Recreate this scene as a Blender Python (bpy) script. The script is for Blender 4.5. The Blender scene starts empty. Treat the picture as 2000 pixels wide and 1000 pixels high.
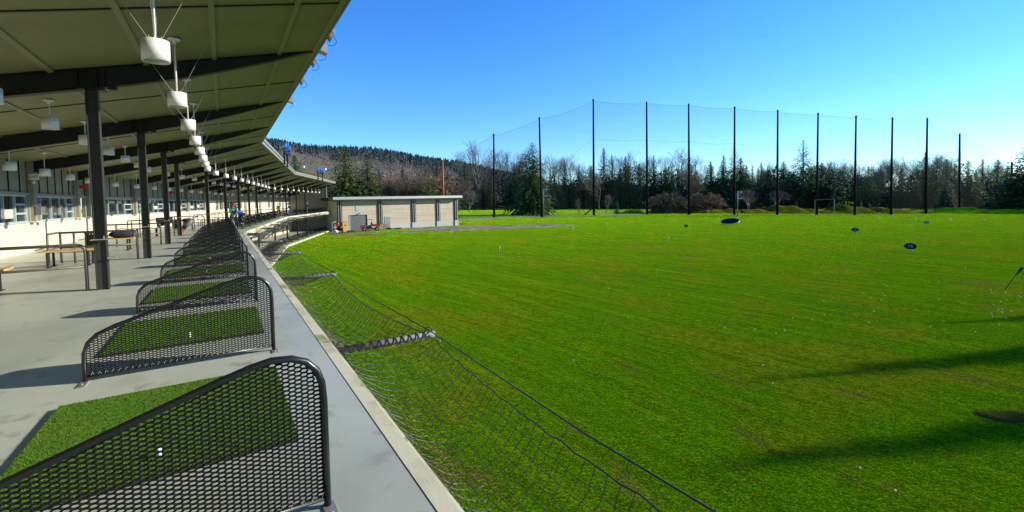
import bpy, math, random
import numpy as np
from mathutils import Vector, Matrix

# ------------------------------------------------------------------ camera
sc = bpy.context.scene
COL = sc.collection
FPX, CX, CY, PITCH, ROLL = 888.98, 972.25, 429.96, .0454, -.0204      # for a 2000 x 1000 picture
cam_d = bpy.data.cameras.new('camera')
cam_d.sensor_width = 36.0
cam_d.lens = 36.0 * FPX / 2000.0
cam_d.shift_x = (1000.0 - CX) / 2000.0
cam_d.shift_y = -(500.0 - CY) / 2000.0
cam_d.clip_start = .05
cam_d.clip_end = 9000
cam = bpy.data.objects.new('camera', cam_d)
COL.objects.link(cam)
_c, _s = math.cos(PITCH), math.sin(PITCH)
fwd = Vector((0, _c, -_s)); up0 = Vector((0, _s, _c)); rt0 = Vector((1, 0, 0))
# image x' = a cos r - b sin r with b pointing down
cr, sr = math.cos(ROLL), math.sin(ROLL)
right = rt0 * cr + up0 * sr
up = up0 * cr - rt0 * sr
cam.matrix_world = Matrix(((right.x, up.x, -fwd.x, 0), (right.y, up.y, -fwd.y, 0), (right.z, up.z, -fwd.z, 0), (0, 0, 0, 1)))
sc.camera = cam
sc.render.resolution_x, sc.render.resolution_y = 1024, 512

# ------------------------------------------------------------------ light
SUN_EL = math.radians(21.6)
SUN_AZ = math.radians(9.5)          # from +X towards +Y
sund = Vector((math.cos(SUN_EL) * math.cos(SUN_AZ), math.cos(SUN_EL) * math.sin(SUN_AZ), math.sin(SUN_EL)))
sl = bpy.data.lights.new('sun', 'SUN'); sl.energy = 4.9; sl.angle = math.radians(.5); sl.color = (1.0, .93, .80)
so = bpy.data.objects.new('sun', sl); COL.objects.link(so)
so.rotation_euler = sund.to_track_quat('Z', 'Y').to_euler()
w = bpy.data.worlds.new('World'); sc.world = w; w.use_nodes = True
wn = w.node_tree; wn.nodes.clear()
sky = wn.nodes.new('ShaderNodeTexSky'); sky.sky_type = 'NISHITA'; sky.sun_disc = False
sky.sun_elevation = SUN_EL; sky.sun_rotation = math.radians(90) - SUN_AZ
sky.air_density = 1.0; sky.dust_density = 0.0; sky.ozone_density = 3.0
hs = wn.nodes.new('ShaderNodeHueSaturation'); hs.inputs['Saturation'].default_value = 1.25
tint = wn.nodes.new('ShaderNodeMix'); tint.data_type = 'RGBA'; tint.blend_type = 'MULTIPLY'; tint.inputs[0].default_value = 1.0; tint.inputs[7].default_value = (.74, 1.02, 1.42, 1)
bg = wn.nodes.new('ShaderNodeBackground'); bg.inputs['Strength'].default_value = .115
wo = wn.nodes.new('ShaderNodeOutputWorld')
wn.links.new(sky.outputs[0], hs.inputs['Color']); wn.links.new(hs.outputs[0], tint.inputs[6]); wn.links.new(tint.outputs[2], bg.inputs['Color']); wn.links.new(bg.outputs[0], wo.inputs['Surface'])
sc.view_settings.view_transform = 'Standard'; sc.view_settings.look = 'None'
sc.view_settings.exposure = .75; sc.view_settings.gamma = 1.0
sc.render.engine = 'CYCLES'
sc.cycles.transparent_max_bounces = 16

# ------------------------------------------------------------------ helpers
def proj(P):
    X, Y, Z = P; yc = Y * _c - Z * _s; zc = Z * _c + Y * _s
    a = X / yc; b = -zc / yc
    return CX + FPX * (a * cr - b * sr), CY + FPX * (a * sr + b * cr)
def ray(x, y):
    a = (x - CX) / FPX; b = (y - CY) / FPX
    a, b = a * cr + b * sr, -a * sr + b * cr
    return np.array([a, _c - _s * b, -_s - _c * b])
def zg(X, Y=0):                       # the range falls gently away to the right
    X = np.clip(X, -25, 420)
    return -5.3 - .018 * (X + 25)
def gpt(x, y):                        # where the sight line through (x, y) meets the turf
    d = ray(x, y); k = (-5.3 + .018 * -25) / (d[2] + .018 * d[0]); return Vector(d * k)
def at(x, y, Y):
    d = ray(x, y); return Vector(d * (Y / d[1]))

class MB:
    def __init__(s): s.v = []; s.f = []; s.mi = []; s.m = 0
    def add(s, vs, fs):
        b = len(s.v); s.v.extend([tuple(p) for p in vs]); s.f.extend([tuple(i + b for i in q) for q in fs]); s.mi.extend([s.m] * len(fs))
    def box(s, x0, x1, y0, y1, z0, z1, T=None):
        vs = [(x, y, z) for z in (z0, z1) for y in (y0, y1) for x in (x0, x1)]
        if T: vs = [T(*p) for p in vs]
        s.add(vs, [(0, 2, 3, 1), (4, 5, 7, 6), (0, 1, 5, 4), (2, 6, 7, 3), (0, 4, 6, 2), (1, 3, 7, 5)])
        return s
    def tube(s, pts, r, n=8, closed=False, cap=True):
        P = [Vector(p) for p in pts]; N = len(P); rr = r if isinstance(r, (list, tuple)) else [r] * N
        rings = []; prev = None
        for i in range(N):
            if closed: t = P[(i + 1) % N] - P[i - 1]
            elif i == 0: t = P[1] - P[0]
            elif i == N - 1: t = P[-1] - P[-2]
            else: t = (P[i + 1] - P[i]).normalized() + (P[i] - P[i - 1]).normalized()
            if t.length < 1e-9: t = Vector((0, 0, 1))
            t.normalize()
            if prev is None:
                a = Vector((0, 0, 1)) if abs(t.z) < .9 else Vector((1, 0, 0))
                nn = t.cross(a).normalized()
            else:
                nn = prev - t * prev.dot(t)
                nn = nn.normalized() if nn.length > 1e-6 else t.orthogonal().normalized()
            prev = nn; bb = t.cross(nn)
            rings.append([P[i] + (nn * math.cos(2 * math.pi * k / n) + bb * math.sin(2 * math.pi * k / n)) * rr[i] for k in range(n)])
        vs = [p for R in rings for p in R]; fs = []
        for i in range(N if closed else N - 1):
            j = (i + 1) % N
            for k in range(n):
                fs.append((i * n + k, i * n + (k + 1) % n, j * n + (k + 1) % n, j * n + k))
        if cap and not closed:
            fs.append(tuple(range(n - 1, -1, -1))); fs.append(tuple((N - 1) * n + k for k in range(n)))
        s.add(vs, fs); return s
    def lathe(s, prof, n=24, o=(0, 0, 0), T=None):
        vs = []; fs = []
        for r, z in prof:
            for k in range(n):
                p = (o[0] + r * math.cos(2 * math.pi * k / n), o[1] + r * math.sin(2 * math.pi * k / n), o[2] + z)
                vs.append(T(*p) if T else p)
        for i in range(len(prof) - 1):
            for k in range(n):
                fs.append((i * n + k, i * n + (k + 1) % n, (i + 1) * n + (k + 1) % n, (i + 1) * n + k))
        s.add(vs, fs); return s
    def prism(s, poly, h0, h1, T=None):      # poly in (x, y), extruded along z
        n = len(poly); vs = [(x, y, h0) for x, y in poly] + [(x, y, h1) for x, y in poly]
        if T: vs = [T(*p) for p in vs]
        s.add(vs, [tuple(range(n - 1, -1, -1)), tuple(range(n, 2 * n))] + [(i, (i + 1) % n, n + (i + 1) % n, n + i) for i in range(n)])
        return s
    def mesh(s, name, mats, smooth=False):
        me = bpy.data.meshes.new(name); me.from_pydata([tuple(v) for v in s.v], [], s.f)
        for m in (mats if isinstance(mats, (list, tuple)) else [mats]): me.materials.append(m)
        if any(s.mi): me.polygons.foreach_set('material_index', s.mi)
        if smooth: me.polygons.foreach_set('use_smooth', [True] * len(me.polygons))
        me.update(); return me
    def build(s, name, mats, parent=None, smooth=False, bevel=0):
        o = bpy.data.objects.new(name, s.mesh(name, mats, smooth)); COL.objects.link(o)
        if parent: o.parent = parent
        if bevel:
            b = o.modifiers.new('bevel', 'BEVEL'); b.width = bevel; b.segments = 2; b.limit_method = 'ANGLE'
        return o

def tag(o, label=None, cat=None, group=None, kind=None):
    if label: o['label'] = label
    if cat: o['category'] = cat
    if group: o['group'] = group
    if kind: o['kind'] = kind
    return o
def empty(name, loc=(0, 0, 0), rz=0):
    o = bpy.data.objects.new(name, None); COL.objects.link(o); o.location = loc; o.rotation_euler = (0, 0, rz); o.empty_display_size = .2
    return o
KIDS = {}
def copy_tree(o, parent=None):
    c = o.copy(); COL.objects.link(c)
    if parent: c.parent = parent
    for ch in [k for k in bpy.data.objects if k.parent == o]: copy_tree(ch, c)
    return c
ORD = ['first', 'second', 'third', 'fourth', 'fifth', 'sixth', 'seventh', 'eighth', 'ninth', 'tenth', 'eleventh', 'twelfth', 'thirteenth', 'fourteenth', 'fifteenth', 'sixteenth', 'seventeenth', 'eighteenth', 'nineteenth', 'twentieth'] + ['twenty-' + a for a in ('first', 'second', 'third', 'fourth', 'fifth', 'sixth', 'seventh', 'eighth', 'ninth')] + ['thirtieth'] + ['thirty-' + a for a in ('first', 'second', 'third', 'fourth', 'fifth')]

# ------------------------------------------------------------------ materials
def mat(name, base=(.5, .5, .5), rough=.6, metal=0, noise=None, bump=None, spec=.5, sheen=0, trans=None, obj_rand=0, coords='Object', extra=None):
    """noise: list of (colour, scale, detail, lo, hi, stretch) mixed over base"""
    m = bpy.data.materials.new(name); m.use_nodes = True; nt = m.node_tree; L = nt.links
    b = nt.nodes['Principled BSDF']; b.inputs['Roughness'].default_value = rough; b.inputs['Metallic'].default_value = metal
    b.inputs['Specular IOR Level'].default_value = spec
    if sheen: b.inputs['Sheen Weight'].default_value = sheen; b.inputs['Sheen Roughness'].default_value = .5
    tc = nt.nodes.new('ShaderNodeTexCoord')
    col = None
    rgb = nt.nodes.new('ShaderNodeRGB'); rgb.outputs[0].default_value = (*base, 1); col = rgb.outputs[0]
    for nz in (noise or []):
        c, scale, det, lo, hi = nz[:5]; st = nz[5] if len(nz) > 5 else None
        vec = tc.outputs[coords]
        if st:
            mp = nt.nodes.new('ShaderNodeMapping'); mp.inputs['Scale'].default_value = st[:3]
            if len(st) > 3: mp.inputs['Rotation'].default_value = (0, 0, st[3])
            mp.vector_type = 'TEXTURE' if len(st) > 3 else 'POINT'
            if len(st) > 3: mp.inputs['Scale'].default_value = [1 / q for q in st[:3]]
            L.new(vec, mp.inputs[0]); vec = mp.outputs[0]
        nn = nt.nodes.new('ShaderNodeTexNoise'); nn.inputs['Scale'].default_value = scale; nn.inputs['Detail'].default_value = det
        L.new(vec, nn.inputs['Vector'])
        mr = nt.nodes.new('ShaderNodeMapRange'); mr.inputs[1].default_value = lo; mr.inputs[2].default_value = hi; mr.interpolation_type = 'SMOOTHSTEP'
        if len(nz) > 6: mr.inputs[4].default_value = nz[6]
        L.new(nn.outputs[0], mr.inputs[0])
        mx = nt.nodes.new('ShaderNodeMix'); mx.data_type = 'RGBA'; L.new(mr.outputs[0], mx.inputs[0]); L.new(col, mx.inputs[6]); mx.inputs[7].default_value = (*c, 1)
        col = mx.outputs[2]
    if obj_rand:
        oi = nt.nodes.new('ShaderNodeObjectInfo'); mr = nt.nodes.new('ShaderNodeMapRange'); mr.inputs[3].default_value = 1 - obj_rand; mr.inputs[4].default_value = 1 + obj_rand
        L.new(oi.outputs['Random'], mr.inputs[0]); h = nt.nodes.new('ShaderNodeHueSaturation'); L.new(mr.outputs[0], h.inputs['Value']); L.new(col, h.inputs['Color'])
        mr2 = nt.nodes.new('ShaderNodeMapRange'); mr2.inputs[3].default_value = .5 + obj_rand * .06; mr2.inputs[4].default_value = .5 - obj_rand * .06
        L.new(oi.outputs['Random'], mr2.inputs[0]); L.new(mr2.outputs[0], h.inputs['Hue']); col = h.outputs[0]
    L.new(col, b.inputs['Base Color'])
    if bump:
        sc_, det, st, dist = bump[:4]
        nn = nt.nodes.new('ShaderNodeTexNoise'); nn.inputs['Scale'].default_value = sc_; nn.inputs['Detail'].default_value = det; L.new(tc.outputs[coords], nn.inputs['Vector'])
        bp = nt.nodes.new('ShaderNodeBump'); bp.inputs['Strength'].default_value = st; bp.inputs['Distance'].default_value = dist
        L.new(nn.outputs[0], bp.inputs['Height']); L.new(bp.outputs[0], b.inputs['Normal'])
    if trans:                                        # leaf translucency
        out = nt.nodes['Material Output']; tr = nt.nodes.new('ShaderNodeBsdfTranslucent'); L.new(col, tr.inputs['Color'])
        ms = nt.nodes.new('ShaderNodeMixShader'); ms.inputs[0].default_value = trans
        L.new(b.outputs[0], ms.inputs[1]); L.new(tr.outputs[0], ms.inputs[2]); L.new(ms.outputs[0], out.inputs['Surface'])
    return m
M = {}
M['deck'] = mat('polished_concrete', (.43, .455, .36), .36, noise=[((.29, .315, .25), .45, 8, .44, .70, (1, .45, 1)), ((.36, .375, .295), 1.7, 8, .48, .70), ((.30, .30, .23), 5.2, 8, .58, .72), ((.13, .12, .09), 38, 2, .75, .80)], bump=(30, 4, .12, .004))
M['curb'] = mat('kerb_concrete', (.56, .53, .37), .85, noise=[((.42, .40, .28), 1.4, 8, .45, .62), ((.23, .24, .06), .9, 7, .54, .66), ((.24, .20, .12), 4, 7, .62, .72)], bump=(60, 5, .3, .006))
M['wall'] = mat('cream_wall', (.55, .49, .36), .8, noise=[((.48, .43, .32), 2.0, 5, .5, .8)], bump=(80, 3, .1, .003))
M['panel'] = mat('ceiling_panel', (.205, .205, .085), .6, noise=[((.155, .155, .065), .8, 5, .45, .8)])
M['batten'] = mat('batten_strip', (.24, .23, .115), .6)
M['upper_panel'] = mat('taupe_panel', (.235, .215, .15), .65, noise=[((.20, .185, .125), 1.1, 4, .45, .75)])
M['steel'] = mat('dark_steel_paint', (.009, .0085, .007), .5, noise=[((.016, .015, .012), 6, 4, .55, .8)], spec=.35)
M['column'] = mat('column_paint', (.034, .031, .025), .45, noise=[((.027, .025, .02), 6, 4, .5, .8)], spec=.4)
M['rail'] = mat('rail_paint', (.105, .092, .070), .42, noise=[((.075, .066, .05), 9, 4, .5, .8)])
M['black'] = mat('black_coated_steel', (.010, .011, .012), .30, spec=.6)
M['blackflat'] = mat('black_mesh_coating', (.005, .0055, .0055), .6, spec=.2)
M['galv'] = mat('galvanised_plate', (.42, .40, .37), .45, metal=.7, noise=[((.25, .22, .18), 20, 4, .5, .8)])
M['frame'] = mat('window_frame_blue_grey', (.30, .38, .40), .45)
M['glass'] = mat('window_glass', (.010, .014, .016), .03, spec=.7, noise=[((.05, .042, .03), .9, 2, .5, .8)])
M['white'] = mat('lamp_white_enamel', (.72, .71, .68), .45)
M['lampin'] = mat('lamp_lens', (.42, .46, .44), .4)
M['wire'] = mat('steel_wire', (.40, .40, .36), .4, metal=.6)
M['fascia'] = mat('roof_fascia_metal', (.25, .26, .22), .45, metal=.2, noise=[((.20, .21, .18), 1.5, 4, .5, .8)])
M['wood'] = mat('bench_wood', (.50, .33, .13), .55, noise=[((.36, .22, .08), 5, 6, .45, .7, (1, 9, 9))])
M['mat'] = mat('turf_fibre', (.10, .23, .004), .75, noise=[((.12, .225, .005), 1.5, 4, .42, .62), ((.028, .075, .004), 34, 3, .5, .75)], coords='Object', trans=.25)
M['matbase'] = mat('turf_backing', (.02, .03, .012), .9)
M['tee'] = mat('rubber_tee', (.78, .74, .68), .5)
M['rope'] = mat('net_cord', (.06, .06, .04), .6, spec=.5)
M['ropeblack'] = mat('black_rope', (.018, .019, .024), .4)
M['outr'] = mat('outrigger_sleeve', (.17, .17, .145), .7, noise=[((.08, .085, .07), 12, 3, .45, .7)])
M['siding'] = mat('shed_siding', (.44, .37, .25), .7, noise=[((.39, .33, .22), 1.0, 4, .45, .7), ((.35, .295, .20), .8, 2, .5, .62, (.15, .15, 9))])
M['concrete'] = mat('pale_block_base', (.40, .39, .31), .85, noise=[((.31, .30, .24), 1.4, 6, .5, .8)])
M['greydoor'] = mat('roller_door', (.105, .115, .115), .5)
M['bark'] = mat('bark', (.055, .040, .028), .9, noise=[((.03, .022, .015), 5, 5, .45, .7)])
M['birch'] = mat('pale_bark', (.21, .18, .145), .85, noise=[((.11, .09, .07), 1.5, 5, .45, .7)], obj_rand=.25)
M['twig'] = mat('bare_twigs', (.095, .082, .068), .85, obj_rand=.3)
M['twigred'] = mat('russet_twigs', (.18, .115, .06), .85, obj_rand=.25)
M['needle'] = mat('conifer_needles', (.020, .072, .009), .75, noise=[((.080, .17, .008), .5, 4, .52, .75), ((.008, .022, .010), .9, 3, .55, .7)], obj_rand=.3, trans=.22)
M['needle2'] = mat('cedar_foliage', (.055, .105, .010), .75, noise=[((.13, .19, .010), .55, 5, .5, .7), ((.012, .026, .006), .8, 3, .52, .7)], obj_rand=.2, trans=.25)
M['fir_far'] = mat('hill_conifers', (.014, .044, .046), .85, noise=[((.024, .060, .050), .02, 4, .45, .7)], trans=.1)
M['wood_far'] = mat('hill_bare_woods', (.16, .125, .105), .9, noise=[((.19, .145, .09), .012, 4, .45, .7)])
M['brush'] = mat('winter_brush', (.24, .145, .06), .9, noise=[((.08, .055, .03), .15, 4, .45, .7)], trans=.15)
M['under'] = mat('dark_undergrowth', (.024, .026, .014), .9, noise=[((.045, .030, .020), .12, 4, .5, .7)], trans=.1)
M['hill'] = mat('hill_ground', (.10, .085, .050), .95, noise=[((.13, .12, .035), .006, 4, .45, .6)])
M['gravel'] = mat('gravel', (.26, .21, .13), .95, noise=[((.14, .105, .06), .5, 8, .42, .60), ((.065, .10, .003), .30, 7, .50, .58), ((.08, .10, .005), 1.6, 6, .55, .62)], bump=(8, 6, .6, .05))
M['asphalt'] = mat('path_asphalt', (.20, .19, .175), .9, noise=[((.14, .14, .12), 1, 5, .45, .7)])
M['blue'] = mat('floodlight_blue_glass', (.02, .12, .60), .12, spec=1)
M['red'] = mat('red_paint', (.50, .012, .010), .3)
M['redcap'] = mat('red_cloth', (.60, .015, .012), .7)
M['green'] = mat('green_knit', (.020, .10, .035), .85)
M['green2'] = mat('bright_green_knit', (.03, .24, .06), .85)
M['bluecloth'] = mat('blue_cloth', (.01, .06, .50), .8)
M['jeans'] = mat('blue_denim', (.02, .08, .28), .85)
M['darkcloth'] = mat('dark_cloth', (.014, .015, .022), .85)
M['skin'] = mat('skin', (.50, .26, .17), .55)
M['hair'] = mat('dark_hair', (.02, .013, .008), .6)
M['whitecloth'] = mat('white_cloth', (.75, .75, .75), .8)
M['tyre'] = mat('tyre_rubber', (.015, .015, .015), .8)
M['crate'] = mat('yellow_crate_board', (.55, .30, .05), .7, noise=[((.42, .22, .04), 2, 5, .45, .7)])
M['pallet'] = mat('pallet_wood', (.38, .18, .07), .8)
M['signface'] = mat('sign_face', (.004, .008, .014), .8, spec=.1)
M['signblue'] = mat('sign_blue_face', (.02, .10, .42), .35)
M['signtext'] = mat('sign_lettering', (.10, .34, .62), .5)
M['pole'] = mat('net_pole', (.012, .009, .009), .8, spec=.1, noise=[((.022, .013, .011), .3, 4, .5, .7)])
M['rusty'] = mat('rusty_pole', (.28, .06, .025), .7)
M['palegreen'] = mat('pale_green_paint', (.17, .23, .20), .5)
M['ball'] = mat('golf_ball', (.82, .84, .84), .35)
M['cream'] = mat('pale_flag', (.70, .66, .40), .7)
M['target'] = mat('target_face', (.004, .007, .016), 1.0, spec=.0)
M['redsign'] = mat('red_exit_letters', (.55, .02, .05), .5)
M['tarp'] = mat('green_tarp', (.02, .28, .16), .6)

def grass_material():
    m = bpy.data.materials.new('range_turf'); m.use_nodes = True; nt = m.node_tree; L = nt.links
    b = nt.nodes['Principled BSDF']; b.inputs['Roughness'].default_value = .9; b.inputs['Specular IOR Level'].default_value = .0
    b.inputs['Sheen Weight'].default_value = .66; b.inputs['Sheen Roughness'].default_value = .27; b.inputs['Sheen Tint'].default_value = (.50, .95, .004, 1)
    tc = nt.nodes.new('ShaderNodeTexCoord')
    def noise(scale, det, lo, hi, st=None, rot=0, to=1.0, rough=.5):
        mp = nt.nodes.new('ShaderNodeMapping'); mp.vector_type = 'TEXTURE'
        mp.inputs['Rotation'].default_value = (0, 0, rot); mp.inputs['Scale'].default_value = st or (1, 1, 1)
        L.new(tc.outputs['Object'], mp.inputs[0])
        n = nt.nodes.new('ShaderNodeTexNoise'); n.inputs['Scale'].default_value = scale; n.inputs['Detail'].default_value = det; n.inputs['Roughness'].default_value = rough
        L.new(mp.outputs[0], n.inputs['Vector'])
        r = nt.nodes.new('ShaderNodeMapRange'); r.interpolation_type = 'SMOOTHSTEP'; r.inputs[1].default_value = lo; r.inputs[2].default_value = hi; r.inputs[4].default_value = to
        L.new(n.outputs[0], r.inputs[0]); return r.outputs[0], n.outputs[0]
    def mix(a, c, fac, mode='MIX'):
        x = nt.nodes.new('ShaderNodeMix'); x.data_type = 'RGBA'; x.blend_type = mode
        L.new(fac, x.inputs[0]); L.new(a, x.inputs[6]); x.inputs[7].default_value = (*c, 1); return x.outputs[2]
    rgb = nt.nodes.new('ShaderNodeRGB'); rgb.outputs[0].default_value = (.023, .066, .0005, 1); col = rgb.outputs[0]
    R45 = math.radians(-50)
    col = mix(col, (.040, .068, .0006), noise(.06, 5, .42, .60)[0])                                  # broad yellower ground
    col = mix(col, (.017, .066, .0005), noise(.30, 6, .46, .60, (6, 1, 1), R45)[0])                 # mower streaks
    col = mix(col, (.020, .055, .0008), noise(.9, 6, .47, .62, (11, 1, 1), math.radians(-46), .85)[0])
    col = mix(col, (.052, .082, .001), noise(1.6, 6, .50, .64, (13, 1, 1), math.radians(-55), .7)[0])
    col = mix(col, (.060, .056, .002), noise(.16, 7, .50, .62, None, 0, .75)[0])                     # thin worn turf
    col = mix(col, (.014, .034, .0008), noise(3.2, 6, .53, .66, (10, 1, 1), R45, .85)[0])
    col = mix(col, (.048, .030, .007), noise(.42, 9, .60, .66, (2, 1, 1), R45, .85, .62)[0])         # bare brown scrapes
    col = mix(col, (.035, .020, .006), noise(1.2, 7, .635, .68, (3, 1, 1), math.radians(-62), .9)[0])
    col = mix(col, (.010, .030, .0006), noise(7, 6, .44, .58, (1.6, 1, 1), R45, .8, .7)[0])         # tufts
    col = mix(col, (.068, .090, .0015), noise(19, 4, .50, .60, None, 0, .8, .7)[0])
    col = mix(col, (.006, .018, .0005), noise(27, 3, .50, .60, None, 0, .85, .7)[0])
    L.new(col, b.inputs['Base Color'])
    vm = nt.nodes.new('ShaderNodeVectorMath'); vm.operation = 'SCALE'; vm.inputs['Scale'].default_value = 27.0; L.new(col, vm.inputs[0]); L.new(vm.outputs[0], b.inputs['Sheen Tint'])
    _, h1 = noise(13, 6, 0, 1, None, 0, 1, .75)
    _, h2 = noise(1.2, 5, 0, 1, (8, 1, 1), R45)
    ad = nt.nodes.new('ShaderNodeMath'); ad.operation = 'MULTIPLY_ADD'; L.new(h2, ad.inputs[0]); ad.inputs[1].default_value = .9; L.new(h1, ad.inputs[2])
    bp = nt.nodes.new('ShaderNodeBump'); bp.inputs['Strength'].default_value = 1.0; bp.inputs['Distance'].default_value = .22
    L.new(ad.outputs[0], bp.inputs['Height']); L.new(bp.outputs[0], b.inputs['Normal'])
    return m
M['turf'] = grass_material()
M['dry'] = mat('dry_rough_grass', (.15, .135, .012), .95, spec=0, noise=[((.075, .11, .002), .25, 6, .45, .60), ((.07, .045, .012), .8, 6, .5, .66)], bump=(3, 6, .9, .25))

# ------------------------------------------------------------------ the bent plan of the building
ANG = [.5412, .3618, .1842]; VL = -.6418; L1, L2 = 30.5404, 31.7642; U0S, U3E = -13.0, 30.4
DD = [Vector((-math.sin(a), math.cos(a), 0)) for a in ANG]; NN = [Vector((math.cos(a), math.sin(a), 0)) for a in ANG]
OO = NN[0] * VL; K1 = OO + DD[0] * L1; K2 = K1 + DD[1] * L2
ORG = [OO, K1, K2]
def W(s, u, v, z):
    p = ORG[s] + DD[s] * u + NN[s] * (v - VL); return Vector((p.x, p.y, z))
H12, H23 = math.tan((ANG[0] - ANG[1]) / 2), math.tan((ANG[1] - ANG[2]) / 2)
def us(s, v): return U0S if s == 0 else (v - VL) * (H12 if s == 1 else H23)
def ue(s, v): return L1 - (v - VL) * H12 if s == 0 else (L2 - (v - VL) * H23 if s == 1 else U3E)
def extr(mb, s, poly, ua=None, ub=None):            # poly of (v, z), counter-clockwise seen from +u
    n = len(poly)
    a = [W(s, ua if ua is not None else us(s, v), v, z) for v, z in poly]; b = [W(s, ub if ub is not None else ue(s, v), v, z) for v, z in poly]
    mb.add(a + b, [tuple(range(n)), tuple(range(2 * n - 1, n - 1, -1))] + [(i, n + i, n + (i + 1) % n, (i + 1) % n) for i in range(n)])
def rect(v0, v1, z0, z1): return [(v0, z0), (v1, z0), (v1, z1), (v0, z1)]
def sbox(mb, s, u0, u1, v0, v1, z0, z1): mb.box(u0, u1, v0, v1, z0, z1, T=lambda u, v, z: W(s, u, v, z))
DECK = -1.61; LOW = -5.15; VW = -6.26; CEILK = .2251
def ceil(v): return 3.63 + (v - 2.09) * CEILK
COLS = [[11.65 + 6.1 * i for i in range(-4, 4)], [.27 + 6.1 * i for i in range(1, 6)], [-.05 + 6.1 * i for i in range(1, 5)]]
DIVS = [[11.60 + 3.035 * i for i in range(-6, 7)], [.27 + 3.05 * i for i in range(0, 11)], [1.6 + 3.05 * i for i in range(0, 10)]]
LAMPS = [[7.073 + 3.05 * i for i in range(-2, 8)], [1.793 + 3.05 * i for i in range(10)], [1.474 + 3.05 * i for i in range(10)]]

# ---- ground
def ground():
    ax = sorted(set([-2600, -1500, -900, -600, -400, -300, -220, -160, -120, -90, -70, -50, -40] + list(range(-30, 130, 10)) + [150, 175, 200, 240, 280, 330, 420, 600, 900, 1500, 2600]))
    ay = sorted(set([-400, -150, -80, -40] + list(range(-20, 160, 10)) + [180, 210, 240, 280, 330, 400, 500, 700, 1000, 1600, 2600, 4000]))
    vs = [(x, y, float(zg(x))) for y in ay for x in ax]; n = len(ax)
    fs = [(j * n + i, j * n + i + 1, (j + 1) * n + i + 1, (j + 1) * n + i) for j in range(len(ay) - 1) for i in range(n - 1)]
    mb = MB(); mb.add(vs, fs); o = mb.build('grass_field', M['turf'], smooth=True); tag(o, kind='structure')
ground()

def strip(name, pts, m, dz=.004, kind='structure', jag=0, seed=1):
    """closed outline of picture points laid on the turf"""
    rnd = random.Random(seed); P = []
    g = [gpt(*p) for p in pts]
    for a, b in zip(g, g[1:] + g[:1]):
        k = max(1, int((b - a).length / 1.5)) if jag else 1
        for i in range(k):
            q = a.lerp(b, i / k); q.x += rnd.uniform(-jag, jag); q.y += rnd.uniform(-jag, jag) * 1.5; P.append(q)
    mb = MB(); vs = [(q.x, q.y, float(zg(q.x)) + dz) for q in P]; mb.add(vs, [tuple(range(len(vs)))])
    o = mb.build(name, m); tag(o, kind=kind); return o
strip('gravel_track', [(640, 457), (700, 460), (752, 458), (800, 455), (880, 451), (985, 447), (1080, 443), (1145, 440), (1070, 438), (985, 440), (900, 442.5), (893, 442), (800, 444.5), (740, 447), (690, 448.5), (650, 452)], M['gravel'], jag=.35, seed=4)
strip('cart_path', [(890, 430.3), (965, 427.3), (1058, 423.6), (1160, 420.6), (1270, 418.4), (1270, 417.6), (1160, 419.2), (1058, 421.6), (965, 425), (890, 427.5)], M['asphalt'], dz=.01)

def mound(x0, x1, yb, depth, h, m, name='grass_mound', seed=0):
    rnd = random.Random(seed); a, b = gpt(x0, yb), gpt(x1, yb); d = (b - a); L_ = d.length; d.normalize(); n = Vector((-d.y, d.x, 0))
    nx, ny = max(8, int(L_ / 1.5)), 10; vs = []; ph = [rnd.uniform(0, 6) for _ in range(6)]
    for j in range(ny + 1):
        for i in range(nx + 1):
            t = i / nx; s = j / ny; p = a + d * (t * L_) + n * (s * depth)
            e = math.sin(math.pi * t) ** .5 if 0 < t < 1 else 0
            hh = h * e * math.sin(math.pi * s) ** .7 * (.75 + .25 * math.sin(t * L_ * .33 + ph[0]) + .18 * math.sin(t * L_ * .9 + ph[1]) + .15 * math.sin(s * 7 + t * L_ * .5 + ph[2]))
            vs.append((p.x, p.y, float(zg(p.x)) - .15 + hh + rnd.uniform(0, .08)))
    mb = MB(); mb.add(vs, [(j * (nx + 1) + i, j * (nx + 1) + i + 1, (j + 1) * (nx + 1) + i + 1, (j + 1) * (nx + 1) + i) for j in range(ny) for i in range(nx)])
    return tag(mb.build(name, m, smooth=True), kind='structure')
mound(1185, 1262, 416.5, 12, 1.0, M['turf'], seed=1)
mound(1218, 1262, 416.3, 9, 1.7, M['turf'], seed=2)
mound(1275, 1470, 416.5, 16, 3.3, M['dry'], seed=3)
mound(1455, 1640, 417, 16, 3.1, M['dry'], seed=4)
mound(1610, 1800, 417.5, 16, 3.2, M['dry'], seed=5)
mound(1760, 2060, 417, 18, 2.2, M['turf'], seed=6)

# ------------------------------------------------------------------ the two-storey tee building
B = empty('driving_range_building', (0, 0, DECK))
tag(B, 'long bent two-storey tee shelter with sloping olive ceiling and cream rear wall', 'building')
B.location = (0, 0, 0)
def part(mb, name, m, smooth=False, bevel=0, parent=None): return mb.build(name, m, parent or B, smooth, bevel)
mb = MB()
for s in range(3): extr(mb, s, rect(VW + .0, .880, DECK - .34, DECK))
part(mb, 'deck_slab', M['deck'])
mb = MB()
for s in range(3):
    extr(mb, s, rect(.884, .985, DECK - .38, DECK + .004)); extr(mb, s, rect(.988, 1.04, DECK - .42, DECK - .06))
part(mb, 'deck_kerb', M['curb'])
mb = MB()
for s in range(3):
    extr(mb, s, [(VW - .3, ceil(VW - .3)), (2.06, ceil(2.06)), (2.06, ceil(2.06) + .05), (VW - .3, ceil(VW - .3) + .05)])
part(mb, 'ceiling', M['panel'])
mb = MB()
for s in range(3):
    extr(mb, s, [(VW - .5, ceil(VW) + .07), (2.06, ceil(2.06) + .055), (2.06, ceil(2.06) + .20), (VW - .5, ceil(VW) + .3)])
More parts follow.
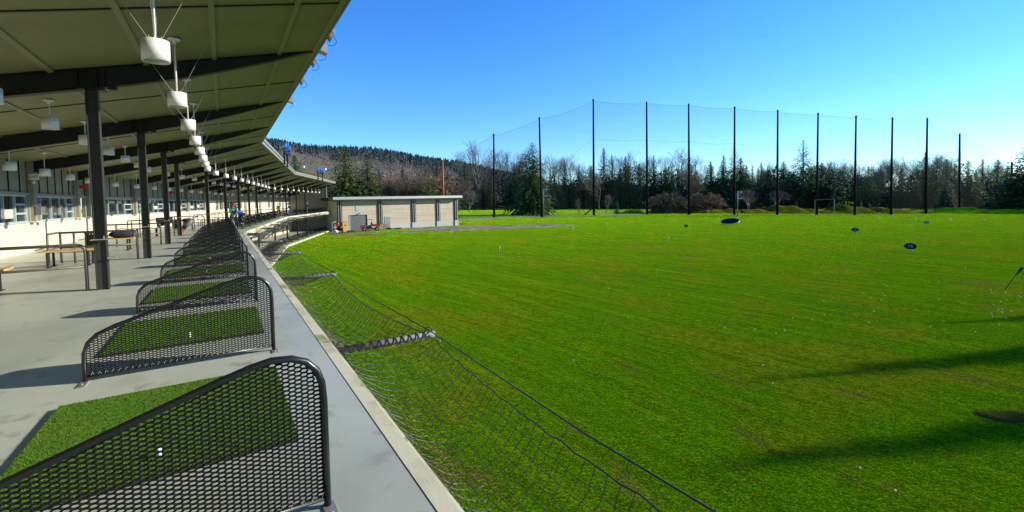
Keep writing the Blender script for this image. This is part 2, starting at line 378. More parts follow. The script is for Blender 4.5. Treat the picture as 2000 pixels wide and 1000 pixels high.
part(mb, 'roof', M['fascia'])
mb = MB()
for s in range(3):
    extr(mb, s, [(2.063, 3.60), (2.10, 3.60), (2.10, 3.80), (2.063, 3.80)])
    extr(mb, s, [(2.063, 3.803), (2.16, 3.803), (2.16, 3.97), (2.063, 3.97)])
part(mb, 'fascia', M['fascia'])
mb = MB()
for s in range(3):                                   # battens over the panel joints
    for v in (-5.15, -3.9, -2.65, -1.22, -.04, 1.23):
        if mb.v: part(mb, 'batten', M['batten']); mb = MB()
        extr(mb, s, [(v - .042, ceil(v - .042) - .03), (v + .042, ceil(v + .042) - .03), (v + .042, ceil(v + .042) - .002), (v - .042, ceil(v - .042) - .002)])
    part(mb, 'batten', M['batten']); mb = MB()
    extr(mb, s, [(1.93, ceil(1.93) - .018), (2.05, ceil(2.05) - .018), (2.05, ceil(2.05) - .002), (1.93, ceil(1.93) - .002)])
part(mb, 'batten', M['batten'])
for s in range(3):
    for u in COLS[s]:
        uj = u - 3.05
        if s and uj < 1.2: continue
        mb = MB(); mb.add([W(s, uj + du, v, ceil(v) - dz) for v in (VW, 1.92) for du in (-.022, .022) for dz in (.018, .001)], [(0, 4, 6, 2), (0, 1, 5, 4), (2, 6, 7, 3)]); part(mb, 'joint_strip', M['steel'])
# beams: constant depth to the column, then tapering to a blade at the eave
def beam(s, u):
    mb = MB(); hw = .085
    prof = [(VW, .42), (-2.6, .40), (-1.6, .40), (-.6, .36), (.3, .26), (1.1, .15), (1.7, .05), (1.97, .008)]
    def Tt(z):  return z
    for (za, zb, h) in ((0, 1, .016),):
        top = [(v, ceil(v) - .004) for v, d in prof]; bot = [(v, ceil(v) - d) for v, d in prof]
        for hwid, p0, p1 in ((hw * .18, top, bot),):
            n = len(prof); vs = []
            for (v, z), (v2, z2) in zip(p0, p1):
                vs += [W(s, u - hwid, v, z), W(s, u + hwid, v, z), W(s, u - hwid, v2, z2), W(s, u + hwid, v2, z2)]
            fs = []
            for i in range(n - 1):
                a, b = 4 * i, 4 * i + 4; fs += [(a, b, b + 2, a + 2), (a + 1, a + 3, b + 3, b + 1), (a + 2, b + 2, b + 3, a + 3)]
            mb.add(vs, fs)
        for line, t0 in ((bot, 0), ([(v, z) for v, z in top], -.018)):   # flanges
            vs = []
            for v, z in line:
                vs += [W(s, u - hw, v, z + t0), W(s, u + hw, v, z + t0), W(s, u - hw, v, z + t0 + .016), W(s, u + hw, v, z + t0 + .016)]
            fs = []
            for i in range(len(line) - 1):
                a, b = 4 * i, 4 * i + 4; fs += [(a, a + 1, b + 1, b), (a + 2, b + 2, b + 3, a + 3), (a, b, b + 2, a + 2), (a + 1, a + 3, b + 3, b + 1)]
            fs += [(0, 2, 3, 1)]
            mb.add(vs, fs)
    for dv in (-.20, -.09, .09, .20):                 # stiffeners over the column
        v = -2.09 + dv; sbox(mb, s, u - .075, u + .075, v - .006, v + .006, ceil(v) - .39, ceil(v) - .02)
    return part(mb, 'beam', M['steel'])
def column(s, u, z0, z1, low=False):
    mb = MB()
    for v in (-2.187, -2.009): sbox(mb, s, u - .075, u + .075, v, v + .016, z0, z1)
    sbox(mb, s, u - .006, u + .006, -2.171, -2.009, z0, z1)
    c = part(mb, 'column', M['column'])
    if not low:
        mb = MB(); sbox(mb, s, u - .12, u + .12, -2.30, -1.88, z1, z1 + .03)
        for dv in (-.34, .30):
            sbox(mb, s, u - .07, u + .07, -2.09 + dv - .05, -2.09 + dv + .08, z1 + .035 , z1 + .085 + dv * CEILK)
        part(mb, 'cap_plate', M['steel'], parent=c)
        mb = MB(); sbox(mb, s, u - .04, u - .015, -2.170, -2.010, z0, z0 + .98)
        part(mb, 'cover_plate', M['column'], parent=c)
        mb = MB(); sbox(mb, s, u - .13, u - .076, -2.21, -1.97, z0 + .98, z0 + 1.0)
        sbox(mb, s, u - .125, u - .10, -2.03, -2.01, z0 + .99, z0 + 1.06)
        part(mb, 'shelf_plate', M['galv'], parent=c); mb = MB(); sbox(mb, s, u - .10, u + .02, -1.992, -1.86, z0 + .60, z0 + .635)
        part(mb, 'outlet_bracket', M['galv'], parent=c)
    return c
for s in range(3):
    for u in COLS[s]:
        z1 = ceil(-2.09) - .39 - .035
        beam(s, u); column(s, u, DECK, z1)
beam(2, U3E - .12)

# rear wall with windows, pilasters and doors
WT = 2.12 + DECK; WS = 1.12 + DECK                    # window head and sill
for s in range(3):
    mb = MB(); extr(mb, s, rect(VW - .25, VW, DECK, WS - .03)); part(mb, 'lower_wall', M['wall'])
    mb = MB(); extr(mb, s, rect(VW - .25, VW - .02, WT + .12, ceil(VW) + .0)); part(mb, 'upper_panel_wall', M['upper_panel'])
    mb = MB(); extr(mb, s, rect(VW - .02, VW + .07, WT, WT + .10)); part(mb, 'head_ledge', M['upper_panel'])
    mb = MB()
    a, b = us(s, VW), ue(s, VW); k = a + .4
    while k < b - .2:
        mb = MB(); sbox(mb, s, k, k + .035, VW - .018, VW + .012, WT + .105, ceil(VW) - .01); k += 1.016; part(mb, 'panel_joint', M['steel'])
def window(s, u0, u1):
    """four lights: a stacked vent, two fixed panes, a stacked vent"""
    v0 = VW - .10; f = MB(); zt, zb = WT - .003, WS; t = .055
    cuts = [0, .17, .40, .62, .80, 1.0]; us_ = [u0 + (u1 - u0) * c for c in cuts]
    sbox(f, s, u0, u1, v0, v0 + .10, zt - t, zt); sbox(f, s, u0, u1, v0, v0 + .13, zb - .03, zb + t)
    for c in us_: sbox(f, s, c - t / 2, c + t / 2, v0 + .002, v0 + .098, zb + t + .001, zt - t - .001)
    for i in (0, 4):
        a, b = us_[i] + t / 2 + .002, us_[i + 1] - t / 2 - .002
        for z in (.33, .66):
            zz = zb + (zt - zb) * z; sbox(f, s, a, b, v0 + .004, v0 + .094, zz - .035, zz + .035)
        for zz0, zz1 in ((zb + t, zb + (zt - zb) * .33 - .035), (zb + (zt - zb) * .33 + .035, zb + (zt - zb) * .66 - .035)):
            for q in (a, b - .05): sbox(f, s, q, q + .05, v0 + .006, v0 + .085, zz0 + .002, zz1 - .002)
    fr = part(f, 'window', M['frame'])
    g = MB(); sbox(g, s, u0, u1, v0 + .02, v0 + .03, zb, zt); g.build('pane', M['glass'], fr)
    g = MB(); rr = random.Random(int(u0 * 10) + s)                      # blinds and room fittings behind the panes
    for i in (1, 3):
        if rr.random() < .6: sbox(g, s, us_[i] + .05, us_[i + 1] - .05, v0 + .031, v0 + .036, zb + (zt - zb) * rr.uniform(.05, .3), zb + (zt - zb) * rr.uniform(.45, .62))
    if g.v: g.build('blind', M['wall'], fr)
def pilaster(s, u):
    mb = MB(); sbox(mb, s, u - .16, u + .16, VW + .001, VW + .17, WS + .04, ceil(VW + .17) - .01); part(mb, 'pilaster', M['upper_panel'])
    mb = MB(); sbox(mb, s, u - .20, u + .20, VW + .001, VW + .21, WS - .02, WS + .037); part(mb, 'pilaster_base', M['wall'])
    mb = MB(); sbox(mb, s, u + .165, u + .30, VW - .1, VW + .05, WS, WT); sbox(mb, s, u - .30, u - .165, VW - .1, VW + .05, WS, WT); part(mb, 'window_jamb', M['upper_panel'])
def wall_fill(s, u0, u1):
    mb = MB(); sbox(mb, s, u0, u1, VW - .2, VW - .004, WS - .03, WT); part(mb, 'wall_infill', M['wall'])
def door(s, u, w_=1.0):
    mb = MB(); sbox(mb, s, u, u + w_, VW + .002, VW + .045, DECK + .02, DECK + 2.12); d = part(mb, 'door', M['upper_panel'])
    mb = MB(); sbox(mb, s, u + .08, u + .12, VW + .046, VW + .09, DECK + .95, DECK + 1.1); mb.build('handle', M['steel'], d)
bays = []
for s in range(3):
    us_list = COLS[s][:] if s == 0 else [.1] + COLS[s]
    if s == 2: us_list = us_list + [U3E]
    for u in us_list:
        if not (s == 2 and u == U3E): pilaster(s, u)
    for a, b in zip(us_list, us_list[1:]): bays.append((s, a + .30, b - .30))
    if s == 0: bays.append((0, COLS[0][-1] + .3, ue(0, VW) - .02))
    if s == 1: bays.append((1, COLS[1][-1] + .3, ue(1, VW) - .02))
for i, (s, a, b) in enumerate(bays):
    kind = 'w'
    if (s, round(a)) in ((0, 30),): kind = 'd'
    if s == 1 and a > 24 and a < 30: kind = 'd'
    if s == 2 and a > 6: kind = 'd'
    if b - a < 2: wall_fill(s, a, b); continue
    if kind == 'w': window(s, a, b)
    else: wall_fill(s, a, b); door(s, a + 1.2)
mb = MB(); sbox(mb, 0, 23.2, 23.26, VW + .18, VW + .45, 1.07, 1.28); part(mb, 'exit_sign_box', M['white'])
# letters of the exit signs
def text(body, size, m, parent=None, name='lettering', mat4=None, extrude=.004):
    cu = bpy.data.curves.new(name, 'FONT'); cu.body = body; cu.size = size; cu.align_x = 'CENTER'; cu.align_y = 'CENTER'; cu.extrude = extrude
    cu.materials.append(m); o = bpy.data.objects.new(name, cu)
    dg = None
    COL.objects.link(o); bpy.context.view_layer.update()
    me = bpy.data.meshes.new_from_object(o.evaluated_get(bpy.context.evaluated_depsgraph_get())); bpy.data.objects.remove(o)
    o = bpy.data.objects.new(name, me); COL.objects.link(o)
    if mat4 is not None: me.transform(mat4)
    if parent: o.parent = parent
    return o
def frame_mat(origin, xdir, zdir=Vector((0, 0, 1))):
    x = xdir.normalized(); y = zdir; n = x.cross(y)
    return Matrix(((x.x, y.x, n.x, origin.x), (x.y, y.y, n.y, origin.y), (x.z, y.z, n.z, origin.z), (0, 0, 0, 1)))
text('EXIT', .13, M['redsign'], B, 'exit_lettering', frame_mat(W(0, 23.19, VW + .315, 1.175), NN[0]))
for (s, u) in ((0, 36.0 - 6.1), (1, 13.0)):
    mb = MB(); sbox(mb, s, u, u + .05, VW + .2, VW + .5, .95, 1.14); part(mb, 'exit_sign_box', M['redsign'])
for i in (3, 5): 
    mb = MB(); u = COLS[0][i] + 6.1 if i == 3 else COLS[0][i + 1]
    p = W(0, u - .25, VW + .2, 1.0); mb.lathe([(0, -.06), (.05, -.04), (.06, 0), (.03, .05), (0, .06)], 10, p); part(mb, 'security_light', M['white'])
    mb = MB(); sbox(mb, 0, u - .18, u - .14, VW + .18, VW + .34, DECK + 1.38, DECK + 1.72); part(mb, 'wall_speaker', M['greydoor'])

# end wall
mb = MB()
sbox(mb, 2, U3E + .004, U3E + .15, VW, .30, DECK - .3, 2.0)
mb.prism([(VW, 2.0), (.30, 2.0), (.30, ceil(.3) - .01), (VW, ceil(VW) - .01)], 0, .14, T=lambda v, z, h: W(2, U3E + .004 + h, v, z))
part(mb, 'end_wall', M['upper_panel'])
mb = MB()
for v in (-5.0, -3.8, -2.6, -1.4, -.4): sbox(mb, 2, U3E - .02, U3E + .002, v, v + .10, DECK, ceil(v) - .02)
for z in (.6, 1.6): sbox(mb, 2, U3E - .012, U3E + .001, VW, .3, z, z + .08)
part(mb, 'end_wall_frame', M['batten'])
mb = MB(); sbox(mb, 2, U3E - .12, U3E + .16, .302, .48, DECK - 3.5, ceil(.4) - .02); part(mb, 'end_post', M['fascia'])
mb = MB(); sbox(mb, 2, U3E + .004, U3E + .15, VW, .30, LOW - .1, DECK - .31); part(mb, 'lower_end_wall', M['greydoor'])
mb = MB()
sbox(mb, 2, U3E - .02, U3E + .001, VW, .30, LOW + 1.05, LOW + 1.12)
for v in (-5.6, -4.2, -2.9, -1.6): sbox(mb, 2, U3E - .02, U3E + .001, v, v + .09, LOW + 1.13, DECK - .34)
part(mb, 'lower_end_frame', M['batten'])

# ground floor under the deck
mb = MB()
for s in range(3): extr(mb, s, rect(VW, .70, LOW - .3, LOW), ua=(0 if s == 0 else None))
part(mb, 'ground_floor_slab', M['deck'])
mb = MB()
for s in range(3): extr(mb, s, rect(.704, .98, LOW - .35, LOW + .02), ua=(0 if s == 0 else None))
part(mb, 'ground_floor_kerb', M['curb'])
mb = MB()
for s in range(3): extr(mb, s, rect(VW - .25, VW + .3, LOW, DECK - .35), ua=(0 if s == 0 else None))
part(mb, 'ground_floor_wall', M['wall'])
for s in (1, 2):
    for u in COLS[s]:
        column(s, u, LOW, DECK - .345, low=True)
        mb = MB(); sbox(mb, s, u - 2.6, u - 1.6, VW + .301, VW + .34, LOW + .9, LOW + 2.1); part(mb, 'ground_floor_window', M['glass'])
        mb = MB(); sbox(mb, s, u - .15, u + .15, VW + .301, VW + .45, LOW, DECK - .36); part(mb, 'ground_floor_pilaster', M['upper_panel'])
# floodlights along the eave
def eave_floods(s, u, label):
    r = empty('floodlight_rack', W(s, u, 2.2, 3.95)); r.rotation_euler.z = math.atan2(DD[s].y, DD[s].x)
    tag(r, label, 'floodlight', 'floodlight racks on the roof edge'); r.scale = (1.45, 1.45, 1.3)
    mb = MB()
    for x in (-1.2, 1.2): mb.box(x - .05, x + .05, -.05, .05, -.35, .55)
    mb.box(-1.5, 1.5, -.03, .03, .55, .62); mb.build('bracket', M['steel'], r)
    for x, y, z in ((-1.35, -.05, .85), (-.5, -.1, .95), (.45, -.15, .85), (1.3, -.1, .75)):
        mb = MB(); T = lambda a, b, c: (x + a, y - .15 + c * .9 + b * .0, z + b - c * .35)
        mb.lathe([(0, -.22), (.10, -.22), (.13, -.14), (.20, .02), (.26, .10)], 12, T=lambda a, b, c: (x + a, y - c, z + b + c * .45))
        h = mb.build('lamp_head', M['galv'], r, smooth=True)
        mb = MB(); mb.lathe([(.25, .10), (.24, .125), (.0, .135)], 12, T=lambda a, b, c: (x + a, y - c, z + b + c * .45)); mb.build('lens', M['blue'], h)
    return r
eave_floods(1, 16.5, 'rack of blue-lensed floodlights standing on the roof edge of the middle wing, nearer one')
eave_floods(2, 15.5, 'rack of blue-lensed floodlights on the eave near the far end of the roof')
# flood lamps seen past the near eave
def eave_box(u, kind, label):
    p = W(0, u, 2.08, 3.70); r = empty('eave_floodlight', p, math.atan2(DD[0].y, DD[0].x)); r.scale = (.72, .72, .72); tag(r, label, 'floodlight', 'floodlights hung along the near eave')
    mb = MB(); mb.box(-.03, .03, .0, .12, .0, .2); mb.build('bracket', M['galv'], r)
    mb = MB()
    if kind == 'box': mb.prism([(.02, .22), (-.34, .22), (-.34, -.08), (.02, .05)], -.19, .19, T=lambda a, b, c: (c, a, b))
    else: mb.lathe([(0, -.2), (.08, -.2), (.12, -.1), (.2, .03), (.23, .16)], 16, T=lambda a, b, c: (a, -.12 - b * .4 - c * .6, .1 + b * .8 - c * .7))
    mb.build('lamp_head', M['galv'], r, smooth=(kind != 'box'))
    mb = MB(); mb.tube([(.15 + .22 * math.sin(t) * .5, -.1 - .28 * math.sin(t), .12 - .2 * (1 - math.cos(t)) * .9) for t in [i * math.pi / 8 for i in range(9)]], .009, 6); mb.build('cable', M['black'], r)
    return r
for u, k, n in ((10.7, 'round', 'bell-shaped floodlight under the near eave, highest one visible'), (11.9, 'box', 'boxy floodlight hanging past the near eave, topmost box'), (12.9, 'round', 'bell-shaped floodlight with looped cable, just below the topmost box lamp'),
                (15.0, 'round', 'bell-shaped floodlight with looped cable, lowest of its shape on the eave'), (18.2, 'box', 'boxy floodlight with a big cable loop, lowest on the near eave')):
    eave_box(u, k, n)

# ------------------------------------------------------------------ stall dividers
OUT = [(-1.16, .0), (-1.165, .14), (-1.16, .27), (-1.13, .36), (-1.06, .43), (-.93, .49), (-.73, .555), (-.53, .62), (-.29, .70), (-.04, .78), (.08, .815), (.17, .832), (.26, .825), (.33, .795), (.38, .74), (.403, .67), (.41, .57), (.41, .3), (.41, .0)]
def top_h(v):
    v = max(-1.164, min(.4099, v)); pts = OUT[2:17]
    for (a, ha), (b, hb) in zip(pts, pts[1:]):
        if a <= v <= b: return ha + (hb - ha) * (v - a) / max(1e-6, b - a)
    return .5
def divider_meshes():
    fr = MB(); fr.tube([(0, v, h) for v, h in OUT], 0.0185, 8)
    fr.tube([(0, -1.155, .05), (0, .405, .05)], .012, 6)
    frame = fr.mesh('divider_frame', M['black'], True)
    mb = MB(); pv, ph = .058, .0109
    rows = int(.85 / (ph / 1)); k = 0
    v0 = -1.16
    def inside(v, h): return -1.15 < v < .40 and .055 < h < top_h(v) - .012
    j = 0; h = .055
    while h < .84:
        i = 0
        while v0 + i * pv < .42:
            off = (j % 2) * pv / 2
            a = (v0 + i * pv + off, h); 
            for b in ((a[0] + pv / 2, h + ph), (a[0] - pv / 2, h + ph)):
                m_ = ((a[0] + b[0]) / 2, (a[1] + b[1]) / 2)
                if inside(*a) and inside(*m_) or inside(*b) and inside(*m_):
                    sg = 1 if b[0] > a[0] else -1; ax, bx_ = a[0] + sg * .007, b[0] - sg * .007
                    vs = []
                    for x_, z_ in ((ax, a[1]), (bx_, b[1])):
                        vs += [(-.0040, x_, z_ - .0042), (.0044, x_, z_ + .0006), (.0044, x_, z_ + .0042), (-.0044, x_, z_ - .0004)]
                    mb.add(vs, [(0, 1, 5, 4), (1, 2, 6, 5), (2, 3, 7, 6), (3, 0, 4, 7)])
                    if sg > 0:                          # the bond between two strands
                        vs = []
                        for x_ in (a[0] - .0072, a[0] + .0072): vs += [(-.0038, x_, a[1] - .0040), (.0038, x_, a[1] - .0004), (.0038, x_, a[1] + .0040), (-.0038, x_, a[1] + .0004)]
                        mb.add(vs, [(0, 1, 5, 4), (1, 2, 6, 5), (2, 3, 7, 6), (3, 0, 4, 7)])
            i += 1
        h += ph; j += 1
    mesh_ = mb.mesh('divider_mesh', M['blackflat'])
    ed = MB()                                          # bent tabs that hold the mesh to the bottom rail
    v = -1.12
    zz_ = []
    while v < .39: zz_ += [(-.006, v, .052), (-.004, v + .012, .085), (.004, v + .024, .052)]; v += .05
    ed.tube(zz_, .0035, 4)
    tabs = ed.mesh('divider_tab', M['galv'])
    fm = MB(); fm.box(-.16, .02, -1.195, -1.135, 0, .008); fm.lathe([(0, .02), (.009, .02), (.009, .009)], 8, (-.10, -1.165, 0))
    foot1 = fm.mesh('divider_foot', M['galv'])
    fm = MB(); fm.box(-.12, .02, .385, .445, 0, .008); fm.lathe([(0, .02), (.009, .02), (.009, .009)], 8, (-.08, .415, 0))
    foot2 = fm.mesh('divider_foot', M['galv'])
    return frame, mesh_, tabs, foot1, foot2
DM = divider_meshes()
def link_mesh(name, me, parent):
    o = bpy.data.objects.new(name, me); COL.objects.link(o); o.parent = parent; return o
def divider(s, u, z, label, group, detail=True):
    o = empty('stall_divider', W(s, u, 0, z), ANG[s] + math.pi / 2 - math.pi / 2)
    # local x = towards +u reversed so that feet point to the camera side; local y = v
    o.matrix_world = Matrix(((DD[s].x, NN[s].x, 0, o.location.x), (DD[s].y, NN[s].y, 0, o.location.y), (0, 0, 1, o.location.z), (0, 0, 0, 1)))
    tag(o, label, 'stall divider', group)
    link_mesh('frame', DM[0], o); link_mesh('mesh_panel', DM[1], o)
    if detail:
        link_mesh('mesh_tabs', DM[2], o); link_mesh('foot', DM[3], o); link_mesh('foot', DM[4], o)
    return o
# turf mats
def turf_mesh(n, seed, L=1.58, Wd=1.56, hb=.015):
    rnd = np.random.RandomState(seed); x = rnd.rand(n) * L; y = rnd.rand(n) * Wd; a = rnd.rand(n) * 6.283; w_ = .0026 + .002 * rnd.rand(n); h = hb * (.6 + .6 * rnd.rand(n))
    tx = (rnd.rand(n) - .5) * .022; ty = (rnd.rand(n) - .5) * .022
    V = np.empty((n * 3, 3)); V[0::3] = np.c_[x - np.cos(a) * w_, y - np.sin(a) * w_, np.full(n, .026)]; V[1::3] = np.c_[x + np.cos(a) * w_, y + np.sin(a) * w_, np.full(n, .026)]; V[2::3] = np.c_[x + tx, y + ty, .026 + h]
    me = bpy.data.meshes.new('turf_fibres'); me.vertices.add(n * 3); me.vertices.foreach_set('co', V.ravel()); me.loops.add(n * 3); me.loops.foreach_set('vertex_index', np.arange(n * 3)); me.polygons.add(n)
    me.polygons.foreach_set('loop_start', np.arange(n) * 3); me.polygons.foreach_set('loop_total', np.full(n, 3)); me.update(); me.materials.append(M['mat']); me.validate(); return me
TURF_HI = turf_mesh(130000, 1); TURF_LO = turf_mesh(14000, 2, hb=.024)
mb = MB(); mb.box(0, 1.58, 0, 1.56, .002, .030); MATBASE = mb.mesh('mat_base', [M['matbase']])
mb = MB(); mb.box(.004, 1.576, .004, 1.556, .030, .034); MATTOP = mb.mesh('mat_pile', [M['mat']])
mb = MB(); mb.lathe([(.011, 0), (.011, .045), (.0125, .05), (.0125, .06), (0, .06)], 12); mb.lathe([(0, .0), (.022, .0), (.022, .006), (.011, .007)], 12); TEE = mb.mesh('rubber_tee', M['tee'], True)
def stall_mat(s, u, z, label, hi):
    o = empty('hitting_mat', W(s, u, -1.19, z)); o.matrix_world = Matrix(((DD[s].x, NN[s].x, 0, o.location.x), (DD[s].y, NN[s].y, 0, o.location.y), (0, 0, 1, z), (0, 0, 0, 1)))
    tag(o, label, 'golf mat', 'green hitting mats in the stalls')
    link_mesh('backing', MATBASE, o)
    if hi is None: link_mesh('turf_pile', MATTOP, o)
    else: p = link_mesh('turf_pile', TURF_HI if hi else TURF_LO, o); link_mesh('pile_ground', MATTOP, o)
    return o
WING = ['near wing', 'middle wing', 'far wing']
for s in range(3):
    k = 0
    for u in DIVS[s]:
        vis = not (s == 0 and u < 2)
        if s == 0 and u < -7: continue
        k += vis
        hid = 'behind the viewer' if not vis else ''
        nm = (ORD[k - 1] + ' black mesh stall divider from the viewer along the upper deck of the ' + WING[s]) if vis else 'black mesh stall divider beside the viewer on the upper deck'
        divider(s, u, DECK, nm, 'black mesh stall dividers')
        un = min([q for q in DIVS[s] if q > u + .1] + [99])
        if u + 2.4 < ue(s, 0) + .3 and vis or (s == 0 and -1 < u < 2):
            lab = (ORD[k - 1] + ' green hitting mat from the viewer on the upper deck of the ' + WING[s]) if vis else 'green hitting mat at the foot of the viewer'
            stall_mat(s, u + .80, DECK, lab, True if (s == 0 and 2 < u < 6) else (False if s == 0 and u < 14 else None))
            if s == 0 and 1.5 < u < 20:
                t = link_mesh('rubber_tee', TEE, None); t.location = W(0, u + 1.02, -.41, DECK + .03)
                tag(t, 'small pale rubber tee on the mat of the ' + ORD[k - 1] + ' stall from the viewer', 'golf tee', 'rubber tees on the near mats')
# ground-floor row
k = 0
for s in (1, 2):
    for u in DIVS[s]:
        if s == 1 and u < 18: continue
        k += 1
        divider(s, u, LOW, ORD[k - 1] + ' black mesh divider from the viewer in the ground-floor row under the deck', 'ground-floor stall dividers', False)
        if u + 2.4 < ue(s, 0): stall_mat(s, u + .8, LOW, ORD[k - 1] + ' green mat from the viewer in the ground-floor row', None)

# ------------------------------------------------------------------ pendant lamps
mb = MB(); R_ = .148
mb.lathe([(0, .125), (R_, .125), (R_, -.125), (R_ - .018, -.125), (R_ - .018, -.10)], 40); DRUM = mb.mesh('drum', M['white'], False)
for p in DRUM.polygons: p.use_smooth = abs(p.normal.z) < .5
mb = MB(); mb.lathe([(R_ - .018, -.10), (.10, -.085), (0, -.08)], 32); LENS = mb.mesh('lens', M['lampin'], True)
def rodmesh(zt, tilt=0):
    mb = MB(); mb.tube([(0, 0, .125), (0, 0, zt)], .0135, 10); return mb.mesh('rod', M['white'], True)
def capmesh(zt):
    mb = MB(); mb.lathe([(.0, 0.0), (.022, -.10), (.030, -.03), (.10, -.02), (.10, 0)], 16, (0, 0, zt)); return mb.mesh('ceiling_canopy', M['white'], True)
LM = {}
def lamp(s, u, v, z, label, group, wires):
    key = (round(v, 2), round(z, 2))
    zt = ceil(v) - z - .012
    if key not in LM:
        w_ = MB()
        if wires:
            for dx, dy in ((.62, .0), (-.62, .0), (0, .55), (0, -.55)):
                w_.tube([(dx * .10, dy * .10, .125), (dx * .12, dy * .12, .19)], .006, 5)
                w_.tube([(dx * .1, dy * .1, .125), (dx, dy, zt + dy * CEILK - .01)], .0026, 4)
        LM[key] = (rodmesh(zt), capmesh(zt), w_.mesh('stay_wire', M['wire']) if wires else None)
    o = empty('pendant_lamp', (0, 0, 0)); p = W(s, u, v, z)
    o.matrix_world = Matrix(((DD[s].x, NN[s].x, 0, p.x), (DD[s].y, NN[s].y, 0, p.y), (0, 0, 1, p.z), (0, 0, 0, 1)))
    tag(o, label, 'lamp', group)
    dr = link_mesh('drum', DRUM, o); link_mesh('lens', LENS, dr); link_mesh('rod', LM[key][0], o); link_mesh('ceiling_canopy', LM[key][1], o)
    if LM[key][2]: link_mesh('stay_wires', LM[key][2], o)
for s in range(3):
    k = 0
    for u in LAMPS[s]:
        vis = not (s == 0 and u < 6)
        k += vis
        lamp(s, u, VL, 1.92, ('%s white drum pendant from the viewer in the sunlit front row, %s' % (ORD[k - 1], WING[s])) if vis else 'white drum pendant over the viewer', 'white drum pendants in the sunlit row', True)
    k = 0
    for i, u in enumerate(LAMPS[s]):
        if s == 0 and u < 9: continue
        if s == 0: ub = 13.95 + 3.05 * k
        else: ub = u + .5
        if ub > ue(s, -3.25) - .3: continue
        k += 1
        lamp(s, ub, -3.25, 1.90, '%s shaded drum pendant from the viewer in the middle row, %s' % (ORD[k - 1], WING[s]), 'shaded drum pendants in the middle row', False)
    k = 0; uc = 18.77 if s == 0 else us(s, -5.3) + 1.4
    while uc < ue(s, -5.3) - .5 and k < 12:
        k += 1
        lamp(s, uc, -5.3, 1.26, '%s shaded drum pendant from the viewer in the rear row by the wall, %s' % (ORD[k - 1], WING[s]), 'shaded drum pendants near the wall', False)
        uc += 3.05
# one more at the left edge of the view
lamp(0, 10.9, -3.25, 1.90, 'shaded drum pendant cut off by the left edge of the view', 'shaded drum pendants in the middle row', False)

# ------------------------------------------------------------------ rails and benches behind the columns
def rail_meshes():
    r = .030
    a = MB(); pts = [(0, 0, 0), (0, 0, .72)]
    for i in range(1, 7): t = i * math.pi / 12; pts.append((0, -.14 * (1 - math.cos(t)), .76 + .14 * math.sin(t)))
    pts += [(0, -1.75, .90)]
    a.tube(pts, r, 10)
    b = MB(); b.tube([(0, 0, .47), (0, -1.75, .47)], r * .8, 8)
    c = MB(); c.tube([(0, -1.45, 0), (0, -1.45, .89)], r, 8)
    d = MB(); d.tube([(.45, -1.85, 0), (.45, -1.85, .86), (.40, -1.85, .90), (-.62, -1.85, .90), (-.70, -1.85, .86), (-.70, -1.85, 0)], r, 8)
    d.tube([(-.70, -1.85, .47), (.45, -1.85, .47)], r * .8, 8)
    return a.mesh('top_rail', M['rail'], True), b.mesh('mid_rail', M['rail'], True), c.mesh('post', M['rail'], True), d.mesh('return_frame', M['rail'], True)
RM = rail_meshes()
bn = MB()
for i in range(5): bn.box(-.30 + i * .125, -.30 + i * .125 + .11, -.62, .62, .42, .455)
BS = bn.mesh('seat', M['wood'])
bn = MB(); bn.tube([(-.26, 0, .40), (.26, 0, .40)], .022, 6); bn.tube([(-.26, 0, .40), (-.26, 0, .01)], .030, 8); bn.tube([(.26, 0, .40), (.26, 0, .01)], .030, 8); bn.box(-.36, -.16, -.05, .05, 0, .012); bn.box(.16, .36, -.05, .05, 0, .012)
BL = bn.mesh('leg', M['steel'], False)
def orient(o, s, u, v, z, rz=0):
    p = W(s, u, v, z); o.matrix_world = Matrix(((DD[s].x, NN[s].x, 0, p.x), (DD[s].y, NN[s].y, 0, p.y), (0, 0, 1, p.z), (0, 0, 0, 1))) @ Matrix.Rotation(rz, 4, 'Z')
ri = 0
for s in range(3):
    for u in COLS[s]:
        if s == 0 and u < 11: continue
        ri += 1
        o = empty('guard_rail'); orient(o, s, u, -2.33, DECK); tag(o, 'brown tubular guard rail beside the %s deck column from the viewer' % ORD[ri - 1], 'railing', 'tubular guard rails behind the columns')
        link_mesh('top_rail', RM[0], o); link_mesh('mid_rail', RM[1], o); link_mesh('post', RM[2], o); link_mesh('return_frame', RM[3], o)
        if s == 0 and u < 13:
            m_ = MB(); m_.tube([(0, -1.75, .9), (0, -3.4, .9)], .03, 8); m_.tube([(0, -1.75, .47), (0, -3.4, .47)], .024, 8); m_.build('rail_extension', M['rail'], o, True)
        ub = {0: 12.57, 1: 17.05, 2: 21.9}.get(ri - 1, u + .8)
        vb = {0: -4.30, 1: -3.72, 2: -3.55}.get(ri - 1, -3.6)
        o = empty('bench'); orient(o, s, ub, vb, DECK); tag(o, 'wooden slat bench on dark legs near the %s deck column from the viewer' % ORD[ri - 1], 'bench', 'slatted benches along the deck')
        link_mesh('seat', BS, o); a = link_mesh('leg_frame', BL, o); a.location.y = -.42; a = link_mesh('leg_frame', BL, o); a.location.y = .42

